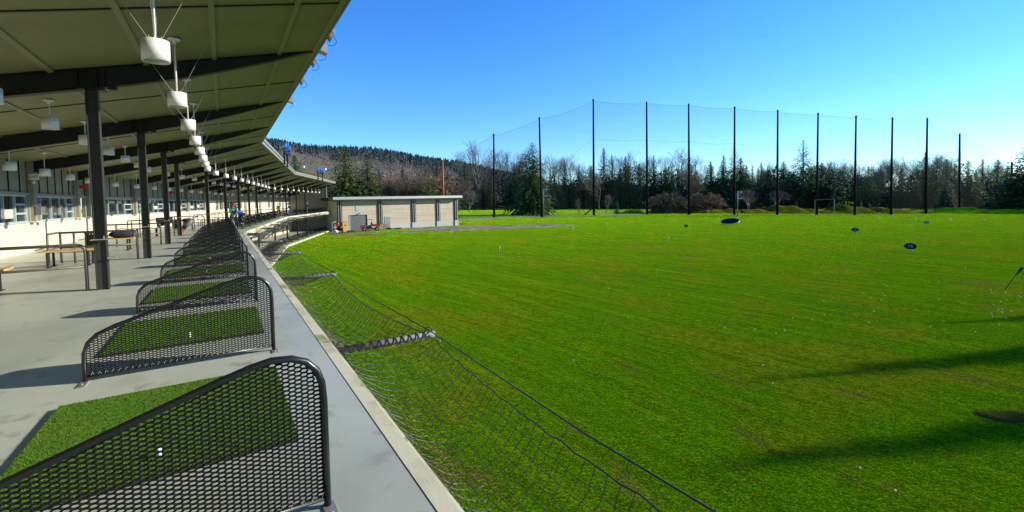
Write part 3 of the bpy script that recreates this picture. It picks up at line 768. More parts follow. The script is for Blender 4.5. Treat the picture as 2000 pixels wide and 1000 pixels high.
# black duffel bag on the third bench and bins
def blob(mb, c, r, n=14, m=9, f=None):
    vs = []; fs = []
    for i in range(m + 1):
        t = math.pi * i / m
        for k in range(n):
            a = 2 * math.pi * k / n; p = Vector((math.sin(t) * math.cos(a), math.sin(t) * math.sin(a), math.cos(t)))
            sx = f(p) if f else 1
            vs.append((c[0] + p.x * r[0] * sx, c[1] + p.y * r[1] * sx, c[2] + p.z * r[2] * sx))
    for i in range(m):
        for k in range(n): fs.append((i * n + k, (i + 1) * n + k, (i + 1) * n + (k + 1) % n, i * n + (k + 1) % n))
    mb.add(vs, fs)
def duffel(s, u, v, label):
    o = empty('duffel_bag'); orient(o, s, u, v, DECK + .457); tag(o, label, 'bag', 'dark bags resting on benches')
    mb = MB(); blob(mb, (0, 0, .14), (.17, .40, .15), f=lambda p: 1 + .06 * math.sin(9 * p.x + 7 * p.y)); mb.build('body', M['darkcloth'], o, True)
    mb = MB(); mb.tube([(0, -.18, .24), (0, -.14, .33), (0, 0, .36), (0, .14, .33), (0, .18, .24)], .013, 6); mb.build('handle', M['black'], o, True)
    mb = MB(); blob(mb, (0, .36, .12), (.12, .08, .09)); mb.build('end_pocket', M['greydoor'], o, True)
duffel(0, 21.9, -3.3, 'black duffel bag lying on the slatted bench beyond the second column')
duffel(1, 7.2, -3.5, 'black duffel bag on the bench just left of the red-capped golfer')
def bin_(s, u, v, label):
    o = empty('litter_bin'); orient(o, s, u, v, DECK); tag(o, label, 'bin', 'dark litter bins on the deck')
    mb = MB()
    for i in range(16):
        a = 2 * math.pi * i / 16; mb.box(-.028, .028, -.012, .012, .05, .66, T=lambda x, y, z: (.22 * math.cos(a) - x * math.sin(a) + y * math.cos(a), .22 * math.sin(a) + x * math.cos(a) + y * math.sin(a), z))
    mb.build('slats', M['steel'], o); mb = MB(); mb.lathe([(0, .04), (.20, .04), (.20, .62), (.17, .62), (.17, .08)], 20); mb.build('liner', M['black'], o, True)
    mb = MB(); mb.lathe([(.19, .66), (.245, .66), (.245, .69), (.19, .69)], 20); mb.build('rim', M['steel'], o, True)
bin_(0, 22.2, -4.2, 'dark round litter bin behind the bench with the duffel bag, near wing')
bin_(1, 7.6, -4.3, 'dark round litter bin behind the bench with the bag, middle wing')

# coat over the rail and golf bag leaning beside it
def jacket():
    o = empty('jacket'); orient(o, 1, 1.6, -3.3, DECK + .93); tag(o, 'black jacket draped over the rail above the leaning golf bag', 'jacket')
    mb = MB(); n, m = 12, 8; vs = []
    for j in range(m + 1):
        for i in range(n + 1):
            t = i / n; s_ = j / m; y = (t - .5) * .85; x = -.035 if s_ > .15 else -.035 + (.15 - s_) * .5
            drop = s_ * (.42 + .16 * math.sin(t * 5.5 + .6) + .05 * math.sin(t * 17))
            vs.append((x - .03 * math.sin(t * 14) * s_, y * (1 - .12 * s_), .035 - drop))
    mb.add(vs, [(j * (n + 1) + i, j * (n + 1) + i + 1, (j + 1) * (n + 1) + i + 1, (j + 1) * (n + 1) + i) for j in range(m) for i in range(n)])
    b = mb.build('cloth', M['darkcloth'], o, True); sm = b.modifiers.new('solid', 'SOLIDIFY'); sm.thickness = .012
jacket()
def golf_bag(s, u, v, z, label, lean=.75, sc_=1.0):
    o = empty('golf_bag'); orient(o, s, u, v, z); tag(o, label, 'golf bag')
    d = Vector((0, math.sin(lean), math.cos(lean)))
    def pt_(t): return Vector((0, 0, .13)) + d * t
    mb = MB(); mb.tube([pt_(0), pt_(.08), pt_(.45), pt_(.84)], [.13, .14, .12, .13], 14); mb.build('barrel', M['greydoor'], o, True)
    mb = MB(); mb.tube([pt_(-.04), pt_(.05)], [.135, .145], 14); mb.build('base_cup', M['redcap'], o, True)
    mb = MB(); blob(mb, tuple(pt_(.35) + Vector((-.10, -.02, .04))), (.07, .13, .22)); blob(mb, tuple(pt_(.4) + Vector((.10, -.02, .04))), (.06, .11, .2)); mb.build('pocket', M['darkcloth'], o, True)
    for a in (-.22, .22):
        mb = MB(); mb.tube([pt_(.72), (a, .62, 0)], .010, 6); mb.build('stand_leg', M['black'], o, True)
    rnd = random.Random(3)
    for i in range(8):
        a = rnd.uniform(0, 6.28); q = Vector((math.cos(a) * .08, math.sin(a) * .05, 0)); mb = MB(); e = pt_(rnd.uniform(1.02, 1.16)) + q * 1.5
        mb.tube([pt_(.8) + q, e], .006, 5); c = mb.build('club', M['wire'], o, True)
        mb = MB(); blob(mb, tuple(e), (.05, .035, .045) if i < 4 else (.035, .02, .03), 10, 6); mb.build('club_head', M['darkcloth'] if i < 4 else M['galv'], c, True)
golf_bag(1, 2.6, -2.75, DECK, 'grey and blue golf bag with red base leaning on its stand near the fourth column')

# ------------------------------------------------------------------ catch nets outside the kerb
def outrigger_mesh():
    a = MB(); a.tube([(0, 1.06, -.15), (0, 2.32, -.15)], .042, 12)
    b = MB()
    for i in range(11):
        y = 1.16 + i * .098
        b.tube([(.047 * math.cos(t), y + .049 * t / 3.14, -.15 + .047 * math.sin(t)) for t in [k * math.pi / 5 for k in range(11)]], .0055, 4)
        b.tube([(-.047 * math.cos(t), y + .049 * t / 3.14, -.15 + .047 * math.sin(t)) for t in [k * math.pi / 5 for k in range(11)]], .0055, 4)
    c = MB(); RINGS = []
    for y in (1.12, 2.24):
        c.tube([(0, y + .05 * math.cos(t), -.10 + .06 * math.sin(t)) for t in [k * 2 * math.pi / 12 for k in range(12)]], .008, 6, closed=True); RINGS.append(c.mesh('ring', M['ropeblack'], True)); c = MB()
    return a.mesh('arm', M['outr'], True), b.mesh('lacing', M['ropeblack']), RINGS
OM = outrigger_mesh()
def net_meshes(Lw, sp, rs):
    """one sagging bay: local x along the kerb, y out over the range"""
    yin, yout = 1.10, 2.24; sag = .50
    def surf(x, t):
        e = min(x, Lw - x) / Lw * 2; e = max(0.0, 1 - (1 - e) ** 2)
        y0 = yin + .02; y1 = yout - .12 * e
        y = y0 + (y1 - y0) * t
        z = -.14 - sag * (e ** .75) * max(0, math.sin(math.pi * min(1, t * .95 + .05))) ** .85 - .10 * e * t
        return Vector((x + .012 * math.sin(31 * t + 7 * x), y, z + .012 * math.sin(17 * x + 9 * t)))
    net = MB(); nx, ny = int(Lw / sp), int(1.75 / sp)
    for i in range(nx + 1): net.tube([surf(Lw * i / nx, k / 12) for k in range(13)], rs, 4, cap=False)
    for j in range(1, ny): net.tube([surf(Lw * k / 48, j / ny) for k in range(49)], rs, 4, cap=False)
    if rs < .006:
        for i in range(1, nx):
            for j in range(1, ny):
                p = surf(Lw * i / nx, j / ny); q = rs * 2.0
                net.add([p + Vector((q, 0, 0)), p + Vector((-q, 0, 0)), p + Vector((0, q, 0)), p + Vector((0, -q, 0)), p + Vector((0, 0, q)), p + Vector((0, 0, -q))], [(0, 2, 4), (2, 1, 4), (1, 3, 4), (3, 0, 4), (2, 0, 5), (1, 2, 5), (3, 1, 5), (0, 3, 5)])
    rope = MB()
    rope.tube([surf(Lw * k / 40, 1) for k in range(41)], rs * 1.7, 6)
    rope.tube([surf(Lw * k / 40, 0) + Vector((0, .0, .02 * math.sin(k * 2.1))) for k in range(41)], rs * 2.4, 6)
    cab = MB(); cab.tube([(0, yout + .02, -.10), (Lw / 2, yout - .01, -.14), (Lw, yout + .02, -.10)], .0075, 6); cab.tube([(0, yin - .03, -.13), (Lw / 2, yin - .03, -.15), (Lw, yin - .03, -.13)], .009, 6)
    clip = MB(); k = 0
    x = .35
    while x < Lw - .2:
        e = surf(x, 1); a = Vector((x, yout + .01, -.12))
        clip.tube([a, (a + e) / 2 + Vector((.03, 0, -.03)), e], .0028, 4); clip.lathe([(0, .007), (.007, 0), (0, -.007)], 6, tuple(a))
        a = Vector((x + .2, yin - .03, -.14)); clip.lathe([(0, .015), (.012, 0), (0, -.015)], 6, tuple(a)); x += .62
    return net.mesh('netting', M['rope']), rope.mesh('edge_rope', M['ropeblack'], True), cab.mesh('cable', M['ropeblack'], True), clip.mesh('clip', M['ropeblack'])
NETM = net_meshes(6.07, .115, .0036); NETM2 = net_meshes(6.07, .17, .0050); NETC = net_meshes(5.9, .16, .008)
OUTU = [[5.55 - 12.14, 5.55 - 6.07, 5.55, 11.62, 17.69, 23.76, 29.83], [.9, 6.97, 13.04, 19.11, 25.18, 31.2], [.9, 6.9, 12.97, 19.04, 25.11]]
oi = 0; ni = 0
for s in range(3):
    for u in OUTU[s]:
        vis = not (s == 0 and u < 5)
        oi += vis
        o = empty('net_outrigger'); orient(o, s, u, 0, DECK); tag(o, (ORD[oi - 1] + ' grey rope-laced outrigger arm from the viewer along the deck edge') if vis else 'grey rope-laced outrigger arm below the viewer', 'outrigger', 'outrigger arms holding the catch net')
        link_mesh('arm', OM[0], o); link_mesh('lacing', OM[1], o); link_mesh('ring', OM[2][0], o); link_mesh('ring', OM[2][1], o)
    for a, b in zip(OUTU[s], OUTU[s][1:]):
        if s == 0 and b < 0: continue
        ni += 1
        Z_ = NETM if (s == 0 and a < 8) else NETM2
        o = empty('catch_net'); orient(o, s, a, 0, DECK); tag(o, ORD[ni - 1] + ' sagging bay of knotted catch net from the viewer along the deck edge', 'net', 'bays of catch net along the deck edge')
        o.scale.x = (b - a) / 6.07
        for m_, n_ in zip(Z_, ('netting', 'edge_rope', 'cable', 'clips')): link_mesh(n_, m_, o)

# ------------------------------------------------------------------ range furniture
def base_mat(o, p, xdir):
    x = Vector((xdir.x, xdir.y, 0)).normalized(); y = Vector((-x.y, x.x, 0)); o.matrix_world = Matrix(((x.x, y.x, 0, p.x), (x.y, y.y, 0, p.y), (0, 0, 1, p.z), (0, 0, 0, 1)))
def face_x(p):                                        # x axis across the sight line
    return Vector((p.y, -p.x, 0)).normalized()
def sign(px, py, wpx, num, label, blue=False, yaw=0.0):
    g = gpt(px, py); dist = math.hypot(g.x, g.y); Wd = wpx * g.y / FPX * math.cos(math.atan2(g.x, g.y)); a = Wd / 2; b = a * .62
    o = empty('distance_sign'); x = face_x(g); x.rotate(Matrix.Rotation(yaw, 3, 'Z')); base_mat(o, g, x); tag(o, label, 'sign', 'oval distance signs on the range')
    H = .26 * Wd + b
    mb = MB(); n = 36; lean = .12
    vs = []
    for d in (-.03, .03):
        for k in range(n):
            t = 2 * math.pi * k / n; z = b * math.sin(t); vs.append((a * math.cos(t), d + z * lean, H + z))
    mb.add(vs, [tuple(range(n)), tuple(range(2 * n - 1, n - 1, -1))] + [(k, n + k, n + (k + 1) % n, (k + 1) % n) for k in range(n)])
    bd = mb.build('board', M['signblue'] if blue else M['signface'], o)
    mb = MB(); mb.tube([(a * 1.0 * math.cos(2 * math.pi * k / n), b * math.sin(2 * math.pi * k / n) * lean, H + b * math.sin(2 * math.pi * k / n)) for k in range(n)], .035, 6, closed=True); mb.build('rim', M['black'], o, True)
    t = text(num, b * (1.5 if len(num) < 3 else 1.25), M['signtext'], bd, 'number', Matrix(((1, 0, 0, 0), (0, 0, -1, -.045), (0, 1, 0, H - b * .08), (0, 0, 0, 1))), .008)
    for s_ in (-.32, .32):
        mb = MB(); mb.tube([(a * s_ * 1.3, 0, 0), (a * s_ * 1.3, 0, H - b * .8)], .03, 8); mb.build('leg', M['signtext'], o, True)
    return o
sign(1778, 491, 24, '75', 'dark oval sign reading 75 on two short legs, nearest of the oval signs')
sign(1670, 455, 14, '100', 'dark oval sign reading 100, left of the 75 sign')
sign(1810, 439, 11, '150', 'blue oval sign reading 150, farthest of the oval signs', blue=True)
sign(1340, 446, 9, '75', 'small dark round sign left of the tilted target disc', yaw=.6)
# tilted target disc
g = gpt(1426, 439); o = empty('target_disc'); base_mat(o, g, face_x(g)); tag(o, 'large dark tilted target disc with pale rim standing on the range', 'target')
ra = 19 * g.y / FPX * .88; mb = MB(); n = 40; tz = .27
def disc_pt(r, t, d): x = r * math.cos(t); y = r * math.sin(t); return (x, y * .95 - d * tz, .75 + y * tz + x * .075 + d)
mb.add([disc_pt(ra * .95, 2 * math.pi * k / n, d) for d in (0, .12) for k in range(n)], [tuple(range(n - 1, -1, -1)), tuple(range(n, 2 * n))] + [(k, (k + 1) % n, n + (k + 1) % n, n + k) for k in range(n)])
mb.build('disc', M['target'], o); mb = MB(); mb.tube([disc_pt(ra, 2 * math.pi * k / n, .06) for k in range(n)], .06, 8, closed=True); mb.build('rim', M['galv'], o, True)
for t in (.3, 1.9, 3.3, 5.0):
    p = disc_pt(ra * .97, t, 0); mb = MB(); mb.tube([(p[0], p[1], 0), p], .04, 6); mb.build('leg', M['palegreen'], o)
# flags
def flag(px, py, h, lean, label, m='cream', size=.35):
    g = gpt(px, py); o = empty('target_flag'); base_mat(o, g, face_x(g)); tag(o, label, 'flag', 'small target flags on the turf')
    top = Vector((lean * h, 0, h)); mb = MB(); mb.tube([(0, 0, 0), top], .016, 6); mb.build('stick', M[m] if m == 'cream' else M['steel'], o)
    mb = MB(); n = 6; vs = []
    for i in range(n + 1):
        t = i / n
        for z in (0, 1): vs.append((top.x - (1 - z) * size * lean * .9 + t * size * .30, .05 * math.sin(t * 7 + z), top.z - .03 - (1 - z) * size * (1.0 - .35 * t)))
    mb.add(vs, [(2 * i, 2 * i + 2, 2 * i + 3, 2 * i + 1) for i in range(n)]); f = mb.build('cloth', M[m], o); sm = f.modifiers.new('solid', 'SOLIDIFY'); sm.thickness = .01
flag(976, 499, 1.0, .0, 'pale yellow target flag nearest the catch net, with balls round its foot')
flag(882, 461, .9, 0, 'pale marker flag in front of the gravel track by the shed')
flag(1119, 453, .9, 0, 'pale marker flag beyond the end of the gravel track')
flag(1305, 474, .9, .05, 'pale marker flag left of and below the small round sign')
flag(1963, 566, 1.5, .42, 'dark drooping flag on a leaning stick near the right edge', 'darkcloth', .5)
flag(1184, 441, .8, .1, 'tiny pale marker flag in front of the third net pole')
# pit with broken ground near the right edge
mb = MB(); g = gpt(1965, 814); rnd = random.Random(5); n = 26
for j, rr in enumerate((1.0, .75, .4)):
    for k in range(n):
        t = 2 * math.pi * k / n; r_ = rr * (1 + .16 * math.sin(3 * t + 1) + rnd.uniform(-.06, .06)); x = g.x + .72 * r_ * math.cos(t); y = g.y + .30 * r_ * math.sin(t); mb.v.append((x, y, float(zg(x)) + .012 + (.05 if j == 1 else 0) - (.06 if j == 2 else 0) * 0))
for j in range(2):
    for k in range(n): mb.f.append((j * n + k, j * n + (k + 1) % n, (j + 1) * n + (k + 1) % n, (j + 1) * n + k)); mb.mi.append(0)
mb.f.append(tuple(2 * n + k for k in range(n))); mb.mi.append(0)
M['soil'] = mat('bare_wet_soil', (.045, .042, .016), .95, spec=.0, noise=[((.04, .055, .006), 6, 5, .5, .7)], bump=(12, 5, .8, .04))
tag(mb.build('bare_soil_patch', M['soil'], smooth=True), kind='structure')
mb = MB()
for i in range(12):
    a = rnd.uniform(0, 6.28); x = g.x + rnd.uniform(-.6, .2); y = g.y + rnd.uniform(-.2, .1); mb.tube([(x, y, float(zg(x)) + .05), (x + .25, y + .03, float(zg(x)) + .10 + rnd.uniform(0, .05)), (x + .5, y + rnd.uniform(-.05, .1), float(zg(x)) + .06)], .006, 4)
tag(mb.build('dead_grass_wisps', M['dry']), kind='stuff')
# practice balls
mb = MB(); blob(mb, (0, 0, .021), (.0215, .0215, .0215), 12, 8); BALL = mb.mesh('golf_ball', M['ball'], True)
rnd = random.Random(11); spots = [(1680, 916), (1748, 961), (313, 0)]; spots = spots[:2]
for cx_, cy_, sx, sy, n_ in ((976, 500, 60, 14, 16), (1540, 640, 140, 30, 9), (1930, 590, 60, 50, 20), (1700, 560, 200, 60, 12), (1200, 520, 220, 40, 12), (780, 470, 80, 14, 12), (1750, 470, 150, 25, 14), (1250, 700, 300, 100, 6)):
    for _ in range(n_): spots.append((cx_ + rnd.gauss(0, .5) * sx * 1.2, cy_ + rnd.gauss(0, .5) * sy * 1.2))
k = 0
for x, y in spots:
    if x > 1998 or y < 445: continue
    g = gpt(x, y); o = bpy.data.objects.new('golf_ball', BALL); COL.objects.link(o); o.location = g + Vector((0, 0, .012)); k += 1
    if k == 1: lb = 'white ball on the dark turf low right, left one of the nearest two'
    elif k == 2: lb = 'white ball nearest the viewer on the turf, below the other near ball'
    else: lb = 'tiny white practice ball among the many scattered over the turf'
    tag(o, lb, 'golf ball', 'practice balls scattered over the turf')

# ------------------------------------------------------------------ shed and the things beside it
gl, gr = gpt(660, 451), gpt(889, 440.5); gl.z = gr.z = 0
sx = (gr - gl); SL = sx.length; sx.normalize(); sn = Vector((-sx.y, sx.x, 0))     # sn points away from the viewer
def SW(x, y, z): p = gl + sx * x + sn * y; return Vector((p.x, p.y, z))
S = empty('shed', (0, 0, 0)); tag(S, 'long tan clad shed with flat overhanging roof beyond the end of the tee building', 'building')
ZB = -5.25; ZT = .18
def spart(mb, name, m, parent=None): return mb.build(name, m, parent or S)
posts = [0, 8.05, 15.45, 21.35, 26.0]
def szg(x): return float(zg(gl.x + sx.x * x))
gaps = {0: (2.35, 5.6)}
mb = MB()
mb.box(0, 2.2, 0, .3, ZB + .9, ZT, T=SW); mb.box(5.9, posts[1] - .0, 0, .3, ZB + .9, ZT, T=SW); mb.box(2.2, 5.9, 0, .3, ZB + 2.95, ZT, T=SW); mb.box(posts[1], SL, 0, .3, ZB + .98, ZT, T=SW)
mb.box(SL - .3, SL, .31, 12, ZB + .9, ZT, T=SW)
spart(mb, 'cladding', M['siding'])
mb = MB(); mb.box(0, 2.2, -.04, .26, ZB - .6, ZB + .89, T=SW); spart(mb, 'block_base', M['concrete']); mb = MB(); mb.box(5.9, 9.4, -.04, .26, ZB - .6, ZB + .89, T=SW); spart(mb, 'block_base', M['concrete']); mb = MB(); mb.box(10.6, SL + .05, -.04, .26, ZB - .9, ZB + .97, T=SW); spart(mb, 'block_base', M['concrete'])
for x in posts:
    mb = MB(); mb.box(x - .05, x + .38, -.22, -.045, ZB + .9, ZT + .1, T=SW); mb.box(x + .42, x + .85, -.18, -.045, ZB + .9, ZT + .1, T=SW); spart(mb, 'wall_post', M['steel'] if x < 25 else M['steel'])
    mb = MB(); mb.box(x + .10, x + .17, -.27, -.225, ZB + 1.0, ZT, T=SW); mb.box(x + .56, x + .66, -.24, -.185, ZB + .95, ZT, T=SW); spart(mb, 'downpipe', M['galv'])
    mb = MB(); mb.box(x - .1, x + .9, -.26, -.0455, ZB - .9, ZB + .88, T=SW); spart(mb, 'post_base', M['frame'] if x > 1 and x < 25 else M['concrete'])
mb = MB(); mb.box(-1.2, SL + 1.0, -1.5, 13, ZT + .35, ZT + .75, T=SW)
mb.prism([(-1.45, ZT + .348), (-.05, ZT - .02), (.1, ZT - .02), (.1, ZT + .348)], -1.15, SL + .95, T=lambda y, z, x: SW(x, y, z)); spart(mb, 'roof', M['fascia'])
mb = MB(); mb.box(-1.25, SL + 1.05, -1.56, -1.505, ZT + .38, ZT + .85, T=SW); spart(mb, 'gutter', M['galv'])
dr = MB(); dr.box(2.36, 5.75, .12, .18, ZB, ZB + 2.9, T=SW)
for k in range(13): dr.box(2.4, 4.7, .09, .118, ZB + .05 + k * .19, ZB + .19 + k * .19, T=SW)
dro = spart(dr, 'roller_door', M['greydoor'])
mb = MB(); mb.box(2.2, 2.355, -.06, .2, ZB, ZB + 2.95, T=SW); mb.box(5.755, 5.9, -.06, .2, ZB, ZB + 2.95, T=SW); mb.box(2.36, 5.75, -.06, .1, ZB + 2.85, ZB + 2.95, T=SW); mb.build('door_frame', M['frame'], dro)
mb = MB(); mb.box(3.5, 4.25, -.06, -.005, ZB + 3.65, ZB + 4.55, T=SW); wf = spart(mb, 'window', M['frame']); mb = MB(); mb.box(3.58, 4.0, -.075, -.062, ZB + 3.73, ZB + 4.47, T=SW); mb.build('pane', M['frame'], wf)
mb = MB(); mb.lathe([(0, .12), (.16, .1), (.26, 0), (.0, .0)], 12, SW(4.1, -.3, ZB + 3.08)); spart(mb, 'door_light', M['steel'])
mb = MB(); mb.box(9.45, 10.5, -.06, .12, ZB + .1, ZB + 2.25, T=SW); dd_ = spart(mb, 'side_door', M['palegreen'])
mb = MB(); mb.box(9.35, 9.445, -.08, .12, ZB + .1, ZB + 2.35, T=SW); mb.box(10.505, 10.6, -.08, .12, ZB + .1, ZB + 2.35, T=SW); mb.box(9.446, 10.504, -.08, .12, ZB + 2.252, ZB + 2.35, T=SW); mb.build('door_frame', M['frame'], dd_)
mb = MB(); mb.tube([SW(1.2, -.3, ZB + .1), SW(1.2, -.3, ZB + 1.1), SW(2.1, -.3, ZB + 1.1)], .03, 6); spart(mb, 'standpipe', M['galv'])
# cream link wall between the tee building and the shed
A_ = W(2, U3E + .17, .45, 0); B_ = SW(-.02, .1, 0); A_.z = B_.z = 0
ld = (B_ - A_); ll = ld.length; ld.normalize(); ln = Vector((-ld.y, ld.x, 0))
mb = MB(); mb.box(0, ll, .0, .3, LOW - .5, ZT + .2, T=lambda x, y, z: A_ + ld * x + ln * y + Vector((0, 0, z))); part(mb, 'link_wall', M['wall'])
mb = MB(); mb.box(-1.4, ll - .1, -.9, 3, ZT + .25, ZT + .72, T=lambda x, y, z: A_ + ld * x + ln * y + Vector((0, 0, z))); part(mb, 'link_roof', M['steel'])

def place(name, px, py, label, cat, yaw=0, group=None):
    g = gpt(px, py); o = empty(name); x = face_x(g); x.rotate(Matrix.Rotation(yaw, 3, 'Z')); base_mat(o, g, x); tag(o, label, cat, group); return o
# utility vehicle
o = place('utility_vehicle', 723, 450.8, 'red utility cart with black roll cage and cargo bed in front of the shed', 'utility cart', .1)
o.scale = (1.12, 1.12, 1.12)
mb = MB(); mb.prism([(-1.45, .45), (-1.5, .75), (-1.35, .98), (-.85, 1.02), (-.72, .55), (-.5, .42)], -.55, .55, T=lambda x, z, y: (x, y, z)); mb.build('bonnet', M['red'], o, bevel=.04)
mb = MB(); mb.box(-.9, 1.35, -.5, .5, .38, .5); mb.box(-.6, .25, -.52, .52, .5, .78); mb.build('chassis', M['black'], o, bevel=.02)
mb = MB(); mb.box(-.25, .2, -.5, .5, .78, .92); mb.prism([(.10, .92), (.25, .92), (.34, 1.4), (.22, 1.4)], -.48, .48, T=lambda x, z, y: (x, y, z)); mb.build('seat', M['darkcloth'], o, bevel=.03)
mb = MB(); mb.box(.38, 1.62, -.62, .62, .72, .78); mb.box(.38, 1.62, -.62, -.57, .78, 1.08); mb.box(.38, 1.62, .57, .62, .78, 1.08); mb.box(1.57, 1.62, -.565, .565, .78, 1.08); mb.box(.38, .43, -.565, .565, .78, 1.08); mb.build('cargo_bed', M['red'], o)
mb = MB()
for y in (-.5, .5): mb.tube([(-.72, y, .95), (-.55, y, 1.85), (.3, y, 1.88), (.36, y, .8)], .03, 6)
mb.tube([(-.55, -.5, 1.85), (-.55, .5, 1.85)], .03, 6); mb.tube([(.3, -.5, 1.88), (.3, .5, 1.88)], .03, 6); mb.build('roll_cage', M['black'], o, True)
mb = MB(); mb.tube([(-.62, -.2, .98), (-.45, -.2, 1.15)], .015, 6); mb.tube([(-.45 + .07 * math.cos(t) * .6, -.2 + .16 * math.sin(t), 1.15 + .12 * math.cos(t)) for t in [k * math.pi / 6 for k in range(12)]], .014, 6, closed=True); mb.build('steering_wheel', M['black'], o, True)
for x in (-1.0, 1.05):
    for y in (-.58, .58):
        mb = MB(); T = lambda a, b, c: (x + a, y + c, .30 + b)
        mb.lathe([(.12, -.10), (.24, -.12), (.30, -.08), (.30, .08), (.24, .12), (.12, .10)], 20, T=T); wv = mb.build('wheel', M['tyre'], o, True)
        mb = MB(); mb.lathe([(0, -.09), (.125, -.09), (.13, .09), (0, .09)], 14, T=T); mb.build('rim', M['whitecloth'], wv, True)
for y in (-.35, .35): mb = MB(); blob(mb, (-1.46, y, .78), (.05, .10, .07), 10, 6); mb.build('headlight', M['whitecloth'], o, True)
# crates, pallets, oddments
o = place('tall_crate', 673, 453.5, 'tall yellow plywood crate standing at the left end of the shed', 'crate', .35)
mb = MB(); mb.box(-.45, .45, -.4, .4, .1, 1.85); mb.build('body', M['crate'], o, bevel=.01)
mb = MB(); mb.box(-.50, .50, -.45, .45, 1.853, 1.92); mb.build('lid', M['crate'], o)
mb = MB()
for z in (.1, .9, 1.7): mb.box(-.46, .46, -.43, -.403, z, z + .09)
mb.build('cleats', M['wood'], o); mb = MB(); mb.box(-.12, .12, -.415, -.403, 1.1, 1.35); mb.build('stencil', M['black'], o)
mb = MB(); mb.box(-.4, -.25, -.38, .38, 0, .098); mb.box(.25, .4, -.38, .38, 0, .098); mb.build('skid', M['pallet'], o)
def pallet_stack(px, py, n, label):
    o = place('pallet_stack', px, py, label, 'pallets', .2, 'pallets leaning by the shed')
    for k in range(n):
        mb = MB(); y = k * .16
        for x in (-.5, -.05, .4): mb.box(x, x + .1, y, y + .09, 0, 1.05)
        for z in (0, .24, .48, .72, .95): mb.box(-.52, .52, y - .02, y - .002, z, z + .11)
        mb.build('pallet', M['pallet'], o)
    return o
pallet_stack(746, 447.9, 2, 'brown pallets stood on edge right of the red cart, left pair'); pallet_stack(754, 447.6, 2, 'brown pallets stood on edge right of the red cart, right pair')
o = place('hose_reel', 663, 454, 'dark reel and red machine left of the tall yellow crate', 'reel', .2)
mb = MB(); mb.lathe([(0, -.35), (.5, -.35), (.5, -.3), (.28, -.28), (.28, .28), (.5, .3), (.5, .35), (0, .35)], 20, T=lambda a, b, c: (a + .1, c, .75 + b)); mb.build('drum', M['steel'], o, True)
mb = MB(); mb.box(-.55, -.1, -.3, .3, .55, 1.35); blob(mb, (-.2, 0, 1.5), (.2, .2, .25), 10, 6); mb.build('motor_cover', M['red'], o, bevel=.05)
mb = MB(); mb.tube([(-.5, .4, 0), (-.3, .4, .8), (.5, .4, .8), (.6, .4, 0)], .04, 6); mb.tube([(-.5, -.4, 0), (-.3, -.4, .8), (.5, -.4, .8), (.6, -.4, 0)], .04, 6); mb.build('stand', M['steel'], o, True)
o = place('mower', 686, 453.2, 'low grey-green push mower on the gravel between the crate and the red cart', 'mower', 0)
mb = MB(); mb.prism([(-.7, .12), (-.6, .3), (.1, .36), (.55, .28), (.6, .12)], -.3, .3, T=lambda x, z, y: (x, y, z)); mb.build('deck', M['greydoor'], o, bevel=.03)
for x in (-.5, .45):
    for y in (-.33, .33):
        mb = MB(); mb.lathe([(0, -.03), (.13, -.03), (.13, .03), (0, .03)], 14, T=lambda a, b, c: (x + a, y + c, .13 + b)); mb.build('wheel', M['tyre'], o)
mb = MB(); mb.tube([(.5, -.2, .3), (.95, -.2, .55), (.95, .2, .55), (.5, .2, .3)], .02, 6); mb.build('handle', M['green2'], o)
o = place('sandbag_row', 770, 447.4, 'low row of dark sacks against the shed base right of the pallets', 'sacks')
rnd = random.Random(8)
for i in range(7): mb = MB(); blob(mb, (i * .42 - 1.2, rnd.uniform(-.1, .1), .12), (.24, .2, rnd.uniform(.12, .2)), 10, 6); mb.build('sack', [M['darkcloth'], M['steel'], M['pallet'], M['tarp']][i % 4], o, True)
o = place('brick_pile', 902, 438.3, 'low pile of red bricks on the grass right of the shed corner', 'bricks')
mb = MB()
for i in range(60): x = rnd.uniform(-1.1, 1.1); z = rnd.choice([0, .1, .2]) * (1 - abs(x) / 1.6); a = rnd.uniform(-.3, .3); mb.box(-.11, .11, -.05, .05, 0, .075, T=lambda p, q, r, x=x, z=z, a=a, y=rnd.uniform(-.3, .3): (x + p * math.cos(a) - q * math.sin(a), y + p * math.sin(a) + q * math.cos(a), z + r))
ob = mb.build('bricks', M['pallet'], o); ob['kind'] = 'stuff'
o = place('ladder_rack', 653.5, 455.5, 'white pipe rack with hanging odds and ends at the cream wall corner', 'rack', .3)
mb = MB(); mb.tube([(-.35, 0, 0), (-.35, 0, 1.9), (.3, 0, 1.95)], .03, 6); mb.tube([(.1, 0, 0), (.1, 0, 1.5)], .03, 6); mb.tube([(-.35, 0, 1.0), (.4, 0, 1.0)], .025, 6); mb.tube([(-.35, 0, .4), (.5, .1, .5)], .025, 6); mb.build('frame', M['whitecloth'], o, True)
mb = MB(); blob(mb, (.3, -.1, .25), (.3, .25, .22), 10, 6); mb.build('bundle', M['whitecloth'], o, True)

